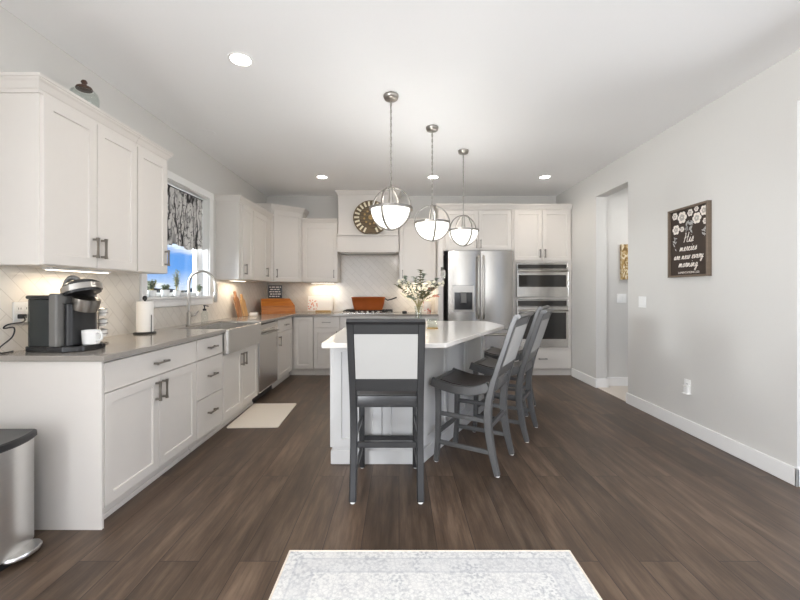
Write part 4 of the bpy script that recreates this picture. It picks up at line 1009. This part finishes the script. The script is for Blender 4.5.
for tip, k_ in (((-.19, .02, .36), 'd'), ((-.15, -.04, .30), 'w'), ((-.11, .05, .38), 'c'), ((-.07, -.02, .36), 'w'), ((-.03, .03, .43), 'l'), ((.02, -.01, .49), 'd'), ((.05, .04, .46), 'l'), ((.06, -.05, .36), 'c'),
                ((.1, .02, .40), 'c'), ((.14, -.03, .38), 'c'), ((.18, .03, .37), 'd'), ((.165, 0, .27), 'p'), ((.12, .05, .33), 'p'), ((.09, -.06, .28), 'd'), ((-.02, -.07, .33), 'c'), ((-.1, -.06, .26), 'l'), ((-.16, .05, .40), 'c'), ((.0, .06, .36), 'w'),
                ((.2, -.05, .38), 'c'), ((-.13, 0, .44), 'l'), ((.17, .06, .42), 'l'), ((.04, -.07, .3), 'd')): spray(tip, k_)
st.build('stems', M['stem'], t_, world=False); lf.build('pale_leaves', M['leaf'], t_, world=False); ld.build('dark_leaves', M['leaf_dark'], t_, world=False); bl.build('cream_blossoms', M['cream'], t_, smooth=True, world=False); pk.build('pink_blossoms', M['pink'], t_, smooth=True, world=False)
t_ = thing('candle_jar', 'clear glass jar with tan base on the island beside the vase', 'candle', (.295, 3.4, IT))
MB().lathe([(.05, 0), (.05, .012)], n=28).build('wood_base', M['tray'], t_, world=False)
MB().lathe([(.046, .0125), (.048, .09), (.044, .09), (.042, .018)], n=28).build('glass', M['jar_glass'], t_, smooth=True, world=False)

# hanging bunch on the side of the refrigerator gap
t_ = thing('key_cluster', 'dark hanging cluster of keys on the tall panel left of the refrigerator', 'keys', (.64, YT - .015, 1.45))
MB().box(.615, .648, YT - .006, YT - .0005, 1.55, 1.60, .002, 1).build('hook_plate', M['iron'], t_)
mb = MB()
for i in range(7):
    x = .622 + .009 * i; mb.tube([(.632, YT - .012, 1.585), (x, YT - .016 - .004 * (i % 3), 1.555), (x + .003 * (i - 3), YT - .016 - .004 * (i % 3), 1.47 - .03 * (i % 3))], .0045, 5)
mb.build('keys', M['pull'], t_)

# ------------------------------------------------------------------ right wall
M['petal_grey'] = mat('grey_petal', srgb(186, 180, 172), .7, amt=.05)
t_ = thing('framed_verse_sign', 'dark framed sign with white roses and script lettering on right wall', 'wall art', (XR, 3.4, 1.68))
cy, cz, hw, hh = 3.37, 1.682, .233, .308
FA = frame((XR, cy, cz), (0, -1, 0), (-1, 0, 0))
MB(FA).box(-hw + .01, hw - .01, .001, .016, -hh + .01, hh - .01).build('board', M['sign'], t_)
mb = MB(FA)
for a in ((-hw, -hw + .018, -hh, hh), (hw - .018, hw, -hh, hh), (-hw + .018, hw - .018, hh - .018, hh), (-hw + .018, hw - .018, -hh, -hh + .018)): mb.box(a[0], a[1], .0005, .038, a[2], a[3], .002, 1)
mb.build('frame', M['frame_brown'], t_)
mbs = [MB(FA), MB(FA)]; gl = MB(FA)
def rose(x, z, r):
    for ring, n, rad, off in ((0, 6, .36, .66), (1, 5, .24, .34)):
        mb = mbs[ring]
        for k in range(n):
            a = 2 * PI * k / n + ring * .5; cx, cz_ = x + r * off * math.cos(a), z + r * off * math.sin(a); m_ = 12
            mb.loops([[(cx + r * (rad * .82 * math.cos(q) * math.cos(a) - rad * math.sin(q) * math.sin(a)), y_, cz_ + r * (rad * .82 * math.cos(q) * math.sin(a) + rad * math.sin(q) * math.cos(a))) for q in [2 * PI * i / m_ for i in range(m_)]] for y_ in (.016 + ring * .002, .017 + ring * .002)])
    mb = mbs[0]; mb.loops([[(x + r * .14 * math.cos(q), y_, z + r * .14 * math.sin(q)) for q in [2 * PI * i / 10 for i in range(10)]] for y_ in (.018, .0195)])
for x, z, r in ((-.165, .25, .036), (-.075, .225, .058), (-.15, .125, .048), (.02, .25, .034), (.09, .27, .026), (.095, .19, .052), (.172, .24, .045), (.185, .15, .028), (-.075, .12, .026)):
    mbs = [MB(FA), MB(FA)]; rose(x, z, r)
    rm = mbs[0].build('rose_motif', M['lettering'], t_); mbs[1].build('petal_shading', M['petal_grey'], rm)
def gleaf(x, z, a, L_):
    c_, s_ = math.cos(a), math.sin(a); w_ = L_ * .2
    gl.loops([[(x, y_, z), (x + c_ * L_ / 2 - s_ * w_, y_, z + s_ * L_ / 2 + c_ * w_), (x + c_ * L_, y_, z + s_ * L_), (x + c_ * L_ / 2 + s_ * w_, y_, z + s_ * L_ / 2 - c_ * w_)] for y_ in (.016, .0168)])
for i in range(12): gleaf(.01 + rnd(.05), .15 + rnd(.04), -PI / 2 + rnd(1.1), .05)
gl.build('leaf_motif', M['fabric'], t_); gl = MB(FA)
for i in range(9): gleaf(-.175 + rnd(.015), .06 - i * .013, random.uniform(0, 2 * PI), .032)
gl.build('leaf_motif', M['fabric'], t_); gl = MB(FA)
for i in range(8): gleaf(.175 + rnd(.012), .12 - i * .012, random.uniform(0, 2 * PI), .034)
gl.build('leaf_motif', M['fabric'], t_)
# cursive lettering: strokes on an x-height of 1
GL = {'H': (1.5, [[(.1, 1.9), (.25, 2.0), (.3, 1.2), (.15, 0)], [(1.1, 2.1), (1.05, 1.2), (1.0, .1), (1.3, .1)], [(0, .9), (.6, 1.1), (1.2, 1.1)]]),
      'i': (.6, [[(0, 0), (.2, .5), (.3, 1), (.28, .3), (.4, 0), (.6, .1)], [(.38, 1.45), (.42, 1.5)]]),
      's': (.8, [[(0, 0), (.3, .6), (.45, 1.05), (.6, .5), (.4, 0), (.1, .1), (.8, .1)]]),
      'm': (1.5, [[(0, 0), (.1, .6), (.15, 1), (.15, 0), (.35, .8), (.55, .9), (.55, 0), (.75, .8), (.98, .9), (1.0, .2), (1.2, 0), (1.5, .1)]]),
      'n': (1.1, [[(0, 0), (.1, .6), (.15, 1), (.15, 0), (.4, .85), (.62, .85), (.62, .2), (.8, 0), (1.1, .1)]]),
      'e': (.85, [[(0, .1), (.45, .5), (.5, .9), (.3, 1), (.15, .5), (.3, 0), (.6, .02), (.85, .15)]]),
      'r': (.8, [[(0, 0), (.2, .7), (.25, 1.1), (.4, .9), (.6, .95), (.5, .3), (.6, 0), (.8, .1)]]),
      'c': (.8, [[(.0, .1), (.4, .95), (.55, .85), (.35, 1), (.12, .5), (.3, 0), (.55, 0), (.8, .12)]]),
      'a': (1.0, [[(.6, .8), (.35, 1), (.08, .5), (.25, 0), (.5, .3), (.65, .95), (.62, .3), (.75, 0), (1.0, .1)]]),
      'w': (1.35, [[(0, .8), (.15, 1), (.15, .3), (.35, 0), (.6, .3), (.65, .95), (.65, .3), (.85, 0), (1.1, .4), (1.1, 1), (1.35, .85)]]),
      'v': (.95, [[(0, .8), (.15, 1), (.2, .4), (.35, 0), (.6, .4), (.7, 1), (.95, .85)]]),
      'y': (1.0, [[(0, .6), (.12, 1), (.15, .3), (.35, .1), (.6, .5), (.68, 1), (.6, -.3), (.35, -1), (.1, -.8), (.4, -.2), (1.0, .15)]]),
      'o': (.9, [[(.4, 1), (.1, .6), (.2, .05), (.5, .05), (.62, .6), (.4, 1), (.65, .85), (.9, .8)]]),
      'g': (1.0, [[(.6, .8), (.35, 1), (.08, .5), (.25, 0), (.5, .3), (.65, .95), (.6, -.3), (.35, -1), (.1, -.8), (.4, -.2), (1.0, .15)]])}
mb = MB(FA)
def script(txt, x, z, sz):
    wd_ = sum(GL[c_][0] if c_ in GL else .7 for c_ in txt) * sz; x -= wd_ / 2
    for c_ in txt:
        if c_ == ' ': x += .7 * sz; continue
        wdt, strokes = GL[c_]
        for s_ in strokes: mb.tube([(x + (p[0] + .28 * p[1]) * sz, .0175, z + p[1] * sz) for p in curve([Vector((a, b_, 0)) for a, b_ in s_], 4)], .0026, 5)
        x += wdt * sz
for ln, x, z, sz in (('His', .0, -.0, .04), ('mercies', -.005, -.075, .032), ('are new every', -.005, -.148, .029), ('morning', -.005, -.218, .032)):
    mb = MB(FA); script(ln, x, z, sz); mb.build('script_lettering', M['lettering'], t_)
def text_mesh(txt, size, name, m, F, a, b, parent, y=.0165):
    cu = bpy.data.curves.new('text', 'FONT'); cu.body = txt; cu.size = size; cu.align_x = 'CENTER'; cu.extrude = .0005
    ob = bpy.data.objects.new('text', cu); COL.objects.link(ob); bpy.context.view_layer.update()
    me = bpy.data.meshes.new_from_object(ob.evaluated_get(bpy.context.evaluated_depsgraph_get())); bpy.data.objects.remove(ob)
    r = parent
    while r.parent: r = r.parent
    for v_ in me.vertices: v_.co = F @ Vector((a + v_.co.x, y + v_.co.z, b + v_.co.y)) - r.location
    me.name = name; me.materials.clear(); me.materials.append(M[m]); o = bpy.data.objects.new(name, me); COL.objects.link(o); o.parent = parent
text_mesh('LAMENTATIONS 3:23', .026, 'reference_lettering', 'lettering', FA, 0, -.277, t_)
tl = outlet('wall_outlet', 'white outlet low on the right wall with a plug in device', FRW, -3.40, .41)
t_ = thing('plug_in_freshener', 'small white plug in device on the right wall outlet', 'plug in device', (XR, 3.39, .385))
MB(FRW).box(-3.405, -3.355, .0088, .04, .35, .42, .008).build('device_body', M['ceramic'], t_)
outlet('light_switch', 'white double light switch on the right wall beside the hall opening', FRW, -4.03, 1.137, .118, .118, 'switch', cat='light switch')
outlet('light_switch', 'white double light switch on the hall wall under the gold canvas', FH, 2.93, 1.155, .118, .118, 'switch', cat='light switch')
t_ = thing('canvas_picture', 'gold and white swirl canvas on the hall wall seen through the opening', 'wall art', (3.1, 5.07, 1.63))
MB().box(2.91, 3.33, 5.028, 5.0695, 1.40, 1.86, .003, 1).build('canvas', M['gold'], t_)
